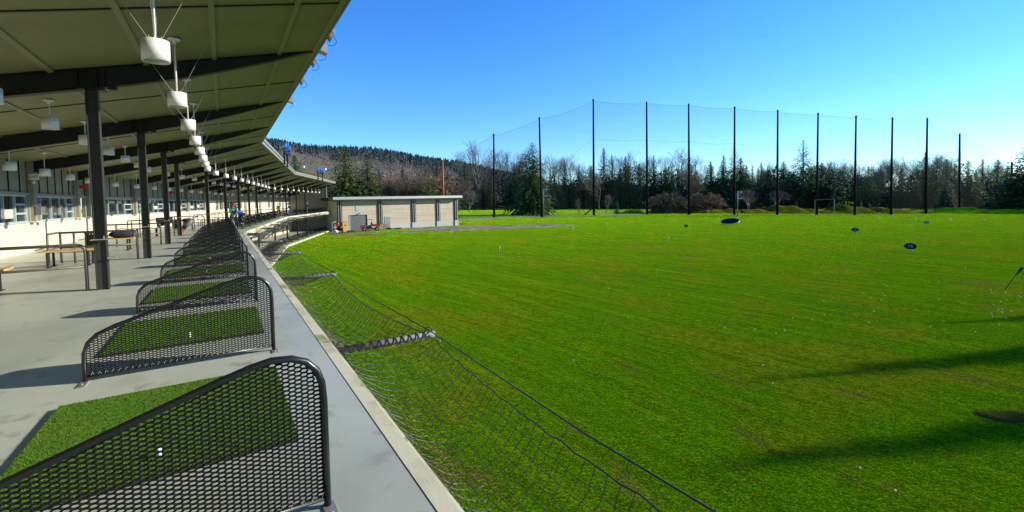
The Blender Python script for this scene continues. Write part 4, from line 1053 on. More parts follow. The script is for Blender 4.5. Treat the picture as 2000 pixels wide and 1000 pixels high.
# ------------------------------------------------------------------ tall net, its poles and cables
PB = [(965, 425, 26.1), (1058, 425, 31.1), (1160, 421, 40.4), (1264, 419, 41.4), (1346, 420, 39.3), (1434, 420, 38.0), (1518, 420, 36.6), (1595, 420, 35.4), (1669, 421, 33.4), (1740, 420, 33.4), (1808, 418, 34.9), (1873, 413, 33.8), (1975, 410, 23.4)]
TOPX = [965, 1053, 1159, 1263, 1345, 1435, 1519, 1598, 1672, 1743, 1811, 1874, 1976]
poles = []
for i, (x, y, h) in enumerate(PB):
    g = gpt(x, y); top = g + Vector((0, 0, h))
    tx = proj(top)[0]; top.x += (TOPX[i] - tx) * g.y / FPX * .8          # a slight lean of the timber pole
    o = empty('net_pole', g); tag(o, ORD[i] + ' tall dark pole from the left holding the range net', 'pole', 'tall poles carrying the range net')
    r0 = .0026 * g.y * 1.0; mb = MB(); d = top - g; mb.tube([(0, 0, -.3), d * .5, d], [r0, r0 * .85, r0 * .62], 10); mb.build('shaft', M['pole'], o, True)
    mb = MB(); mb.lathe([(0, .35), (.25, .3), (.3, 0), (.3, -.3), (0, -.3)], 10, tuple(d)); mb.build('top_cap', M['pole'], o, True)
    mb = MB(); mb.box(-.9, .9, -.4, .4, -.1, .18); mb.build('footing', M['concrete'], o)
    poles.append((g, top, h))
def net_mat():
    m = bpy.data.materials.new('fine_net'); m.use_nodes = True; nt = m.node_tree; L = nt.links; b = nt.nodes['Principled BSDF']
    b.inputs['Base Color'].default_value = (.02, .03, .03, 1); b.inputs['Roughness'].default_value = .9; b.inputs['Specular IOR Level'].default_value = .1
    tr = nt.nodes.new('ShaderNodeBsdfTransparent'); ms = nt.nodes.new('ShaderNodeMixShader'); ms.inputs[0].default_value = .11
    L.new(tr.outputs[0], ms.inputs[1]); L.new(b.outputs[0], ms.inputs[2]); L.new(ms.outputs[0], nt.nodes['Material Output'].inputs['Surface']); return m
M['finenet'] = net_mat()
o = empty('range_net', poles[2][0]); o.location = (0, 0, 0); tag(o, 'tall fine mesh net strung between the dark poles round the range', 'net')
for i in range(len(poles) - 1):
    (g0, t0, h0), (g1, t1, h1) = poles[i], poles[i + 1]; mb = MB(); n = 14; vs = []
    for k in range(n + 1):
        t = k / n; sg = .035 * (t1 - t0).length * 4 * t * (1 - t) * .7; b = g0.lerp(g1, t); a = t0.lerp(t1, t)
        vs += [(b.x, b.y, b.z + .3), (a.x, a.y, a.z - .35 - sg)]
    mb.add(vs, [(2 * k, 2 * k + 2, 2 * k + 3, 2 * k + 1) for k in range(n)]); mb.build('net_panel', M['finenet'], o)
    mb = MB()
    mb.tube([vs[2 * k + 1] for k in range(n + 1)], .028, 5)
    mb.build('top_cable', M['pole'], o)
    if 0 <= i:
        f = .665
        if i == 1: a, b = g0 + Vector((0, 0, h0 * .42)), g1 + Vector((0, 0, h1 * f))
        elif i == 0: a, b = g0 + Vector((0, 0, h0 * .2)), g1 + Vector((0, 0, h1 * .42))
        else: a, b = g0 + Vector((0, 0, h0 * f)), g1 + Vector((0, 0, h1 * (f if i < 10 else .5)))
        mb = MB(); mb.tube([a, (a + b) / 2 - Vector((0, 0, .5)), b], .026, 5); mb.build('mid_cable', M['pole'], o)
        a, b = g0 + Vector((0, 0, h0 * .34)), g1 + Vector((0, 0, h1 * .34)); mb = MB(); mb.tube([a, b], .014, 5); mb.build('low_cable', M['pole'], o)
# net running back from the first pole, low, behind the shed
g0, t0, h0 = poles[0]; q = gpt(867, 430); q2 = q + Vector((0, 0, 16))
mb = MB(); mb.add([g0 + Vector((0, 0, .3)), t0 - Vector((0, 0, .4)), q2, q], [(0, 3, 2, 1)]); mb.build('net_panel', M['finenet'], o)
mb = MB(); mb.tube([t0 - Vector((0, 0, .4)), q2], .035, 5); mb.build('top_cable', M['pole'], o)
op = empty('rusty_pole', q); tag(op, 'rust-red pole rising behind the shed roof', 'pole'); mb = MB(); mb.tube([(0, 0, -.2), (0, 0, 16.6)], [.34, .28], 10); mb.build('shaft', M['rusty'], op, True)
mb = MB(); mb.lathe([(0, .2), (.3, .1), (.33, -.2), (0, -.2)], 10, (0, 0, 16.6)); mb.build('cap', M['rusty'], op, True)
# guys with pale guards
for i in range(2, 12):
    g, t, h = poles[i]; mb = MB(); gx = gpt(PB[i][0] + 50, 431 - (5 if i < 4 else 0)); o = empty('guy_wire', gx); tag(o, 'thin guy wire slanting down to the turf from the %s net pole' % ORD[i], 'guy wire', 'guy wires of the net poles')
    a = Vector(g) + Vector((0, 0, h * .66)) - gx; mb.tube([(0, 0, 0), a], .007, 4); mb.build('wire', M['pole'], o); e = a.normalized()
    mb = MB(); mb.tube([e * .2, e * (2.4 if i > 7 else 1.2)], .03, 6); mb.build('guard', M['palegreen'] if i < 8 else M['galv'], o)
# strut beside the third pole
g = gpt(1142, 419.5); o = empty('pole_strut', g); tag(o, 'short dark strut leaning against the third net pole', 'strut'); mb = MB(); a = poles[2][0] + Vector((0, 0, 3.0)) - g; mb.tube([(0, 0, 0), a * .95], .22, 8); mb.build('strut', M['pole'], o); mb = MB(); mb.lathe([(.3, -.1), (.3, .25), (.2, .3), (0, .3)], 10); mb.build('collar', M['concrete'], o)
# slender light masts and the goal frame
for px, py, h, lab in ((1062, 424.5, 9.2, 'slim pale green light mast beside the second net pole'), (1440.5, 422, 8.3, 'slim pale green light mast beside the sixth net pole')):
    g = gpt(px, py); o = empty('light_mast', g); base_mat(o, g, face_x(g)); tag(o, lab, 'light mast', 'slim pale green light masts')
    mb = MB(); mb.tube([(0, 0, 0), (0, 0, h)], .13, 8); mb.build('mast', M['palegreen'], o, True)
    for z in (h - .3, h - 2.4):
        mb = MB(); mb.tube([(-.1, 0, z), (1.1, 0, z)], .06, 6); mb.build('cross_arm', M['palegreen'], o)
        for x in (.15, .9): mb = MB(); mb.lathe([(0, .3), (.2, .25), (.34, -.12), (0, -.16)], 10, (x, -.2, z - .1)); mb.build('lamp_head', M['signtext'], o, True)
g = gpt(1629, 423.5); o = empty('goal_frame', g); base_mat(o, g, face_x(g)); tag(o, 'pale pipe frame standing at the foot of the eighth net pole', 'frame')
W_ = 31 * g.y / FPX
mb = MB(); mb.tube([(0, 0, 0), (0, 0, 5.6)], .07, 8); mb.build('upright', M['palegreen'], o); mb = MB(); mb.tube([(-W_, 0, 0), (-W_, 0, 5.4)], .06, 8); mb.build('upright', M['palegreen'], o); mb = MB(); mb.tube([(-W_, 0, 5.4), (0, 0, 5.6)], .06, 8); mb.build('crossbar', M['palegreen'], o)

# ------------------------------------------------------------------ vegetation
def tri_mesh(name, T, m):                              # T: (n, 3, 3)
    n = len(T); me = bpy.data.meshes.new(name); me.vertices.add(n * 3); me.vertices.foreach_set('co', np.ascontiguousarray(T, dtype=np.float32).ravel())
    me.loops.add(n * 3); me.loops.foreach_set('vertex_index', np.arange(n * 3)); me.polygons.add(n)
    me.polygons.foreach_set('loop_start', np.arange(n) * 3); me.polygons.foreach_set('loop_total', np.full(n, 3)); me.update(); me.materials.append(m); me.validate(); return me
def conifer_tris(rs, H, R, nb, base=.12, power=.85, droop=.25, clump=.42, asym=0, per=1.0):
    """clumps of needle fans along drooping limbs"""
    out = []
    for i in range(nb):
        t = (i + rs.rand()) / nb; h = H * (base + (1 - base) * t ** 1.05)
        q = (h / H - base) / (1 - base)
        rad = R * ((1 - q) ** power) * (.62 + .5 * rs.rand()) + .012 * R
        if q < .12: rad *= .75 + 2 * q
        az = i * 2.39996 + rs.rand() * .8; rad *= 1 + asym * math.cos(az - 1)
        nseg = max(3, int(rad / clump * 1.1 * per)); dirx, diry = math.cos(az), math.sin(az); dr = droop * (1.25 - q) 
        ss = np.linspace(.12, 1, nseg)
        for s_ in ss:
            r_ = rad * s_; z = h - dr * r_ * (.35 + .65 * s_) + .22 * rad * s_ ** 2 * (q > .55)
            wid = clump * (.55 + .9 * (1 - abs(s_ - .55))) * (.22 + .78 * (1 - q) ** .7); c = np.array([dirx * r_, diry * r_, z])
            for _ in range(3):
                a = az + rs.randn() * .9; l = wid * (.7 + .7 * rs.rand()); d1 = np.array([math.cos(a), math.sin(a), -.25 - .35 * rs.rand()]) * l
                pr = np.array([-math.sin(a), math.cos(a), rs.randn() * .5]) * l * .36; o_ = c + rs.randn(3) * wid * .30
                out.append([o_ - pr, o_ + pr, o_ + d1])
    return np.array(out)
def trunk(H, r, lean=0, n=8, m='bark'):
    mb = MB(); mb.tube([(0, 0, -.4), (lean * .3, 0, H * .33), (lean * .7, 0, H * .7), (lean, 0, H * .97)], [r, r * .75, r * .4, r * .08], n); return mb
def limbs(mb, rs, H, R, n, base=.15):
    for i in range(n):
        q = i / n; h = H * (base + (1 - base) * q * .9); rad = R * (1 - q) ** .85 * .8; a = i * 2.4
        mb.tube([(0, 0, h), (math.cos(a) * rad * .5, math.sin(a) * rad * .5, h - .06 * rad), (math.cos(a) * rad, math.sin(a) * rad, h - .22 * rad)], [.10, .06, .02], 4)
TREES = {}
def conifer_kind(key, seed, H, R, nb, m='needle', **k):
    rs = np.random.RandomState(seed); cr = tri_mesh('crown', conifer_tris(rs, H, R, nb, **k), M[m]); tb = trunk(H, .016 * H); limbs(tb, rs, H, R, 14)
    TREES[key] = [('trunk', tb.mesh('trunk', M['bark'], True)), ('crown', cr)]
conifer_kind('fir0', 1, 26, 7.2, 300, clump=.62, power=1.0); conifer_kind('fir1', 2, 22, 7.4, 290, power=.92, droop=.35, clump=.66); conifer_kind('fir2', 3, 29, 6.2, 330, power=.9, droop=.3, clump=.62); conifer_kind('bigfir', 13, 27, 8.0, 330, power=.8, droop=.3, clump=.7, asym=.1, m='needle2')
conifer_kind('fir3', 4, 18, 6.2, 260, power=.75, droop=.4, clump=.65); conifer_kind('spruce', 5, 32, 10.5, 190, base=.30, power=1.0, droop=.15, clump=.62, asym=.15, per=.9)
conifer_kind('cypress', 6, 17, 2.6, 150, power=.5, droop=-.3, clump=.45, m='needle2'); conifer_kind('round', 7, 19, 6.2, 170, power=.38, droop=.1, clump=.6, m='needle', base=.2)
conifer_kind('cedar', 8, 25.5, 9.6, 420, m='needle2', base=.085, power=.62, droop=.42, clump=.62, asym=.12, per=1.25)
conifer_kind('small', 9, 5, 1.1, 80, base=.02, power=.6, droop=.1, clump=.28)
def bare_kind(key, seed, H, spread, m_t, m_w, depth=6, up=.72, r0=.016, first=.22):
    rs = np.random.RandomState(seed); tb = MB(); tw = MB()
    def grow(p, d, l, r, k):
        q = p + d * l; tgt = tb if k < 3 else tw
        mid = p + d * l * .5 + Vector(rs.randn(3) * l * .04); tgt.tube([p, mid, q], [r, r * .85, r * .68], 5 if k < 2 else 3, cap=False)
        if k >= depth: return
        for i in range(3 if k > 0 else 4):
            a = rs.rand() * 6.28; sp = spread * (.6 + .7 * rs.rand()); e = d.orthogonal().normalized(); e.rotate(Matrix.Rotation(a, 3, d))
            nd = (d * (1 - sp * .25) + e * sp + Vector((0, 0, .30 * up))).normalized()
            st = q if i < 2 else p + d * l * (.45 + .4 * rs.rand())
            grow(st, nd, l * (.60 + .20 * rs.rand()), r * (.62 if i < 2 else .48), k + 1)
        if k == 0 or k == 1: grow(q, (d + Vector(rs.randn(3) * .08)).normalized(), l * .75, r * .68, k + 1)
    grow(Vector((0, 0, -.3)), Vector((rs.randn() * .03, rs.randn() * .03, 1)).normalized(), H * first, H * r0, 0)
    hh = max(v[2] for v in tw.v); k_ = H / hh
    for M_ in (tb, tw): M_.v = [(a * k_, b * k_, c * k_) for a, b, c in M_.v]
    TREES[key] = [('trunk', tb.mesh('trunk', M[m_t], True)), ('crown', tw.mesh('crown', M[m_w]))]
bare_kind('bare0', 21, 24, .42, 'birch', 'twig', first=.30, r0=.0085); bare_kind('bare1', 22, 21, .55, 'birch', 'twig', first=.24, r0=.009); bare_kind('bare2', 23, 26, .36, 'birch', 'twig', first=.34, r0=.0075)
bare_kind('bare3', 24, 14, .65, 'bark', 'twigred', first=.18); bare_kind('shrub', 25, 6, .8, 'bark', 'twigred', first=.08, r0=.02); bare_kind('orchard', 26, 8, .7, 'birch', 'twig', first=.22, r0=.018)
NATH = dict(fir0=26, fir1=22, fir2=29, fir3=18, spruce=32, bigfir=27, cypress=17, round=19, cedar=25.5, small=5, bare0=24, bare1=21, bare2=26, bare3=14, shrub=6, orchard=8)
KINDN = dict(fir0='conifer_tree', fir1='conifer_tree', fir2='conifer_tree', fir3='conifer_tree', spruce='spruce_tree', bigfir='conifer_tree', cypress='cypress_tree', round='evergreen_tree', cedar='cedar_tree', small='young_conifer', bare0='bare_tree', bare1='bare_tree', bare2='bare_tree', bare3='bare_tree', shrub='bare_shrub', orchard='bare_tree')
PHR = dict(fir0='dark pointed conifer', fir1='broad dark conifer', fir2='tall narrow conifer', fir3='dense low conifer', spruce='open spruce with upswept tiers', bigfir='massive broad fir', cypress='olive green columnar evergreen', round='rounded dark evergreen', cedar='huge spreading cedar', small='small young conifer', bare0='tall pale leafless tree', bare1='spreading grey leafless tree', bare2='slender leafless tree', bare3='low russet leafless tree', shrub='russet leafless shrub', orchard='small grey leafless tree')
LMX = [(880, 'over the shed'), (965, 'right of the shed'), (1058, 'between the first and second net poles'), (1160, 'between the second and third net poles'), (1264, 'between the third and fourth net poles'), (1346, 'between the fourth and fifth net poles'), (1434, 'between the fifth and sixth net poles'), (1518, 'between the sixth and seventh net poles'), (1595, 'between the seventh and eighth net poles'), (1669, 'between the eighth and ninth net poles'), (1740, 'between the ninth and tenth net poles'), (1808, 'between the tenth and eleventh net poles'), (1873, 'between the eleventh and twelfth net poles'), (1975, 'between the twelfth and last net poles'), (2400, 'right of the last net pole')]
TL = []
def tree(kind, px, Y, ytop=None, h=None, wide=1.0, label=None, zb=None, rot=None):
    """px = picture column of the trunk, Y = depth, ytop = picture row of its top"""
    p = at(px, 400, Y); z0 = float(zg(p.x)) if zb is None else zb
    if h is None: h = at(px, ytop, Y).z - z0
    sc_ = h / NATH[kind]
    o = empty(KINDN[kind], (p.x, p.y, z0 - .1)); o.rotation_euler.z = rot if rot is not None else (px * 1.7 + Y) % 6.28; o.scale = (sc_ * wide, sc_ * wide, sc_)
    for n_, me in TREES[kind]: link_mesh(n_, me, o)
    TL.append((o, kind, px, Y, label)); return o
rnd = random.Random(77)
# skyline trees read from the photograph: (kind, column, depth, top row, width factor)
tree('cedar', 1041, 167, 278, label='huge spreading cedar standing alone on the fairway behind the second net pole')
SKY = [('bare0', 935, 262, 272, 1.1), ('bare0', 955, 285, 300, .9), ('bare2', 975, 280, 290, 1), ('bare1', 988, 290, 296, 1), ('bare2', 1006, 285, 292, 1), ('bare0', 908, 270, 292, .9), ('bare1', 1020, 300, 310, 1), ('bare1', 1030, 290, 302, 1),
 ('bare1', 1075, 290, 298, 1), ('bare2', 1090, 300, 303, 1), ('bare1', 1118, 290, 298, 1), ('bare2', 1135, 300, 312, 1), ('bare0', 1150, 295, 318, .9),
 ('fir1', 1104, 270, 318, 1.0), ('fir3', 1083, 262, 332, 1), ('fir2', 1131, 272, 322, 1.1), ('fir0', 1155, 262, 325, 1.1), ('fir0', 1180, 268, 288, 1.1), ('fir0', 1196, 275, 302, 1), ('fir1', 1222, 280, 305, .9), ('bare1', 1225, 295, 292, 1.05), ('bare2', 1205, 300, 300, 1), ('fir3', 1210, 262, 340, 1.1),
 ('fir1', 1250, 262, 345, 1), ('fir2', 1277, 268, 303, 1.1), ('round', 1307, 262, 328, .9), ('bare1', 1322, 292, 286, 1.15), ('bare2', 1302, 298, 300, 1), ('bare0', 1336, 285, 318, 1), ('bare3', 1340, 262, 322, .9), ('fir2', 1358, 275, 322, 1), ('bare2', 1370, 300, 318, 1), ('fir0', 1388, 270, 314, 1.25), ('fir0', 1413, 268, 302, 1.15), ('spruce', 1434, 262, 283, .85),
 ('fir3', 1450, 258, 325, 1), ('fir2', 1469, 270, 322, 1), ('fir2', 1480, 276, 326, .9), ('fir1', 1458, 282, 322, .8), ('bare0', 1495, 300, 326, .8), ('bare1', 1510, 290, 312, .9), ('bare3', 1505, 262, 338, 1), ('fir1', 1530, 262, 315, 1.15), ('spruce', 1568, 258, 272, 1.05), ('round', 1550, 270, 335, 1), ('fir3', 1585, 272, 325, 1.1),
 ('bare1', 1605, 285, 318, 1), ('round', 1622, 258, 318, 1.2), ('bare1', 1642, 290, 305, 1.1), ('bare1', 1662, 295, 312, 1), ('round', 1655, 262, 325, .9), ('bare0', 1678, 290, 312, 1), ('bare1', 1692, 285, 318, 1), ('fir3', 1695, 262, 325, .9), ('bare2', 1712, 285, 322, 1), ('bare0', 1728, 280, 308, 1), ('bare1', 1735, 290, 318, 1), ('bare2', 1750, 285, 305, 1), ('fir1', 1760, 262, 328, .9), ('bare0', 1773, 280, 300, 1.1),
 ('fir0', 1805, 248, 297, 1.15), ('fir1', 1828, 240, 308, 1.1), ('bare1', 1822, 285, 296, 1.1), ('bare1', 1842, 285, 296, 1.1), ('bare2', 1858, 290, 300, 1), ('fir2', 1863, 255, 318, 1.1), ('fir1', 1889, 232, 314, 1.25), ('fir0', 1905, 245, 332, 1.2), ('bare0', 1936, 270, 314, 1.1), ('bare2', 1925, 280, 330, 1), ('bare1', 1956, 275, 334, .9), ('fir1', 1965, 250, 333, 1.1), ('fir1', 2008, 190, 280, 1.7), ('fir0', 1985, 215, 325, 1.1)]
for k_, x, Y, yt, wd in SKY: tree(k_, x, Y, yt, wide=wd)
# second rank filling the belt
for i in range(78):
    x = 905 + i * 14.2 + rnd.uniform(-6, 6); k_ = rnd.choice(['fir0', 'fir1', 'fir3', 'round', 'fir2', 'bare1', 'fir0', 'fir2', 'fir1'])
    if 1600 < x < 1790: k_ = rnd.choice(['round', 'bare1', 'bare2', 'bare3', 'bare0', 'fir3', 'round'])
    if 900 < x < 1010: k_ = rnd.choice(['fir3', 'fir1', 'bare1', 'bare2', 'bare0', 'round'])
    tree(k_, x, rnd.uniform(292, 306) if k_[0] == 'b' else rnd.uniform(256, 278), 348 - 40 * rnd.random() ** 1.8 - (8 if k_[0] == 'b' else 0), wide=rnd.uniform(1.0, 1.35))
# low evergreens, shrubs and saplings at the foot of the belt
for k_, x, Y, yt, wd in [('cypress', 962, 250, 345, 1.1), ('cypress', 1012, 255, 350, 1.1), ('orchard', 917, 215, 372, 1.1), ('orchard', 1185, 180, 378, .7), ('small', 1205, 175, 390, 1.0), ('bare3', 1170, 245, 335, 1.1), ('orchard', 1130, 165, 385, .5),
   ('shrub', 1290, 185, 378, 1.4), ('shrub', 1304, 180, 372, 1.3), ('shrub', 1275, 190, 382, 1.3), ('shrub', 1318, 188, 380, 1.2), ('shrub', 1362, 190, 376, 1.5), ('shrub', 1380, 186, 374, 1.5), ('shrub', 1396, 192, 378, 1.2), ('orchard', 1461, 205, 368, 1.3), ('orchard', 1515, 210, 370, 1.2), ('small', 1555, 215, 393, 1.1), ('small', 1640, 215, 393, 1), ('small', 1682, 210, 392, 1.1), ('small', 1698, 210, 394, 1), ('cypress', 1790, 235, 352, 1.2), ('bare3', 1345, 215, 340, 1.0), ('fir3', 1850, 225, 350, 1.2), ('fir3', 1935, 225, 372, 1.2), ('fir3', 1955, 222, 380, 1.1), ('small', 1345, 200, 398, 1.0), ('round', 1700, 248, 345, 1.2), ('round', 1745, 250, 348, 1.1)]:
    tree(k_, x, Y, yt, wide=wd)
# trees above the shed
for k_, x, Y, yt, wd, zb in [('bigfir', 676, 145, 282, 1.3, -5.3), ('bigfir', 720, 148, 303, 1.25, -5.3), ('fir1', 579, 200, 302, 1.1, -3), ('fir0', 788, 240, 325, 1.1, -2), ('fir1', 742, 228, 330, 1.1, -2), ('fir3', 765, 232, 345, 1.1, -4), ('cypress', 822, 200, 348, 1.2, -5), ('cypress', 838, 200, 345, 1.2, -5), ('cypress', 848, 204, 344, 1.1, -5), ('fir3', 875, 230, 338, 1.2, -5), ('fir2', 855, 250, 318, 1.1, -5), ('fir1', 893, 240, 345, 1.2, -5), ('bare1', 838, 260, 314, 1.3, 0), ('fir3', 700, 235, 340, 1.0, 0), ('fir1', 795, 250, 340, 1.2, -3)]:
    tree(k_, x, Y, yt, wide=wd, zb=zb)
for i in range(74):
    x = 590 + i * 4.2 + rnd.uniform(-3, 3); k_ = rnd.choice(['bare3', 'bare3', 'bare1', 'bare3', 'shrub', 'bare0', 'bare1']); Y = rnd.uniform(208, 255)
    yt = 345 + (x - 600) * .02 + rnd.uniform(-12, 10) + (12 if x < 700 else 0)
    tree(k_, x, Y, yt, wide=1.3, zb=-5)
# off to the right, out of the frame: their long shadows reach the turf
for (gx, gy), hh, L_, kk in (((1330, 752), 21, 50, 'fir0'), ((1120, 945), 25, 60, 'fir0'), ((1740, 637), 20, 47, 'fir0'), ((1200, 925), 29, 60, 'fir1'), ((1500, 728), 26, 60, 'fir1'), ((1780, 417), 24, 0, 'fir1'), ((1850, 418), 26, 0, 'fir0'), ((1905, 418.5), 24, 0, 'fir1'), ((1820, 415.5), 27, 0, 'fir1'), ((1890, 416), 26, 0, 'fir0'), ((1950, 417), 25, 0, 'fir1'), ((1960, 419), 22, 0, 'fir1')):
    g = gpt(gx, gy); dirx = Vector((math.cos(SUN_AZ), math.sin(SUN_AZ), 0)); L2_ = hh / math.tan(SUN_EL); q = g + dirx * L2_
    o = empty('conifer_tree', (q.x, q.y, float(zg(q.x)))); sc_ = hh / NATH[kk]; o.scale = (sc_ * (.5 if L_ else 1.5), sc_ * (.5 if L_ else 1.5), sc_)
    for n_, me in TREES[kk]: link_mesh(n_, me, o)
    if L_:
        o2 = empty('conifer_tree', (q.x + 3, q.y + .7, o.location.z)); o2.scale = (o.scale.x * 1.1, o.scale.y * 1.1, o.scale.z * .97); o2.rotation_euler.z = 2  # unseen second copy behind the tree, added to thicken its shadow streak
        for n_, me in TREES[kk]: link_mesh(n_, me, o2)
        tag(o2, 'unseen copy of a slim conifer outside the picture, added to thicken its shadow', 'tree', 'conifers beside the range outside the picture')
    tag(o, 'unseen copy of a slim conifer outside the picture, added to thicken its shadow', 'tree', 'conifers beside the range outside the picture')
# labels: kind, stretch of the tree line and rank within it
from collections import defaultdict
cl = defaultdict(list)
for rec in TL:
    o, kind, px, Y, lab = rec
    zone = next(n_ for lim, n_ in LMX if px < lim)
    if lab: tag(o, lab, 'tree'); continue
    cl[(kind, zone)].append((px, o))
for (kind, zone), lst in cl.items():
    lst.sort(key=lambda a: a[0])
    for i, (px, o) in enumerate(lst):
        lab = ('%s %s' % (PHR[kind], zone)) if len(lst) == 1 else ('%s %s, %s from the left' % (PHR[kind], zone, ORD[i]))
        if zone == 'over the shed': lab = lab.replace('over the shed', 'rising behind the shed roof')
        tag(o, lab, 'shrub' if kind == 'shrub' else 'tree', {'shrub': 'russet shrubs before the tree belt'}.get(kind, 'trees of the belt behind the range'))
# brush and undergrowth masses
def leafmass(name, m, n, fn, size, seed):
    rs = np.random.RandomState(seed); c = np.array([fn(rs) for _ in range(n)]); a = rs.randn(n, 3); b = rs.randn(n, 3); a /= np.linalg.norm(a, axis=1)[:, None]; b /= np.linalg.norm(b, axis=1)[:, None]
    s_ = size * (.5 + rs.rand(n))[:, None]; T = np.stack([c, c + a * s_, c + b * s_], 1); o = bpy.data.objects.new(name, tri_mesh(name, T, m)); COL.objects.link(o); return tag(o, kind='stuff')
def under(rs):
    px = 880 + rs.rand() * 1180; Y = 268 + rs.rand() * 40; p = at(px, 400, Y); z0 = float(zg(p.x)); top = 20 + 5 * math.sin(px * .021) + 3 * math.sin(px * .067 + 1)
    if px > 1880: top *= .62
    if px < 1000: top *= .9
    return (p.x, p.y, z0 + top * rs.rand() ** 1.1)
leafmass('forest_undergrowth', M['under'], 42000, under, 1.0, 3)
def brush(rs):
    px = 560 + rs.rand() * 345; Y = 235 + rs.rand() * 40; p = at(px, 400, Y); top = 12.5 + 2.5 * math.sin(px * .05) + 2 * math.sin(px * .13 + 2); return (p.x, p.y, -5.3 + top * rs.rand() ** .9)
leafmass('winter_brush', M['brush'], 16000, brush, .55, 4)

# hills far behind
RIDGE = [(380, 268), (470, 268), (520, 275), (600, 284), (680, 290), (760, 298), (830, 306), (880, 315), (940, 330), (1000, 345), (1080, 365), (1200, 385), (1400, 400)]
def ridge_y(px): return float(np.interp(px, [a for a, b in RIDGE], [b for a, b in RIDGE]))
YN, YF = 300., 1250.
def hill_h(px, Y):
    top = at(px, ridge_y(px) + 7, YF).z; t = (Y - YN) / (YF - YN); t = max(0, min(1.25, t)); e = t ** 1.15 if t < 1 else 1 - (t - 1) * 1.5
    return -5.3 + (top + 5.3) * e + 4 * math.sin(px * .03 + t * 5) * t
nx, ny = 70, 34; vs = []
for j in range(ny + 1):
    Y = YN + (YF * 1.2 - YN) * j / ny
    for i in range(nx + 1):
        px = 330 + (1420 - 330) * i / nx; p = at(px, 400, Y); vs.append((p.x, p.y, hill_h(px, Y)))
mb = MB(); mb.add(vs, [(j * (nx + 1) + i, j * (nx + 1) + i + 1, (j + 1) * (nx + 1) + i + 1, (j + 1) * (nx + 1) + i) for j in range(ny) for i in range(nx)])
tag(mb.build('hills', M['hill'], smooth=True), kind='structure')
def far_wood(name, m, n, sel, hgt, wid, seed, layers):
    rs = np.random.RandomState(seed); T = []
    while n > 0:
        px = 400 + rs.rand() * 900; t = rs.rand(); Y = YN + 60 + (YF - YN - 40) * t
        if not sel(px, t, rs): continue
        n -= 1; p = at(px, 400, Y); z = hill_h(px, Y) - 1; h = hgt * (.6 + .6 * rs.rand()); r = wid * (.7 + .6 * rs.rand())
        for l in range(layers):
            q = l / layers; zb = z + h * (q * .85 + .05); rr = r * (1 - q * .8); a0 = rs.rand() * 6
            for k in range(5):
                a = a0 + k * 1.2566; b = a + 1.2566; cz = rs.randn() * .06 * h
                T.append([[p.x + rr * math.cos(a), p.y + rr * math.sin(a), zb + cz], [p.x + rr * math.cos(b), p.y + rr * math.sin(b), zb - cz], [p.x, p.y, zb + h * (.42 if l < layers - 1 else .3)]])
    o = bpy.data.objects.new(name, tri_mesh(name, np.array(T), m)); COL.objects.link(o); return tag(o, kind='stuff')
def band(px): return .80 - max(0, (px - 640)) * .0009
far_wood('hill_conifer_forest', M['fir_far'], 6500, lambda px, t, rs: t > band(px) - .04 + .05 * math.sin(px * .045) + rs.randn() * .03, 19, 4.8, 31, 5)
def fuzz(name, m, n, sel, hgt, wid, per, seed, sz):
    rs = np.random.RandomState(seed); C = []
    while n > 0:
        px = 400 + rs.rand() * 900; t = rs.rand(); Y = YN + 40 + (YF - YN - 20) * t
        if not sel(px, t, rs): continue
        n -= 1; p = at(px, 400, Y); z = hill_h(px, Y); h = hgt * (.6 + .6 * rs.rand()); d = rs.randn(per, 3) * .38; d[:, 2] = abs(d[:, 2]) * .8
        C.append(np.array([p.x, p.y, z + h * .25]) + d * np.array([wid, wid, h]))
    c = np.concatenate(C); k = len(c); a = rs.randn(k, 3) * np.array([.35, .35, 1.0]); b = rs.randn(k, 3) * np.array([.35, .35, 1.0]); T = np.stack([c, c + a * sz, c + b * sz + np.array([sz * .3, 0, 0])], 1)
    o = bpy.data.objects.new(name, tri_mesh(name, T, m)); COL.objects.link(o); return tag(o, kind='stuff')
fuzz('hill_bare_forest', M['wood_far'], 1500, lambda px, t, rs: (.40 if px < 700 else .1) < t < band(px) + .03 + .05 * math.sin(px * .045), 16, 7, 34, 32, 1.5)
fuzz('hill_foot_brush', M['brush'], 520, lambda px, t, rs: t < .30 and px < 760, 8, 7, 30, 33, 1.1)
# pale sheds on the hill pasture and a green screen
for px, Y, w_, lb in ((636, 700, 5, 'tiny white barn on the hill pasture, right one'), (595, 720, 4, 'tiny white barn on the hill pasture, left one'), (652, 690, 12, 'low grey barn beside the white barns on the hill')):
    p = at(px, 400, Y); z = hill_h(px, Y); o = empty('barn', (p.x, p.y, z)); tag(o, lb, 'barn', 'far barns on the hill'); mb = MB(); mb.box(-w_ / 2, w_ / 2, -2, 2, -2, 2); mb.build('wall', M['whitecloth'] if w_ < 12 else M['galv'], o)
    mb = MB(); mb.prism([(-2.3, 2), (2.3, 2), (0, 3)], -w_ / 2 - .3, w_ / 2 + .3, T=lambda y, z, x: (x, y, z)); mb.build('roof', M['fascia'], o)

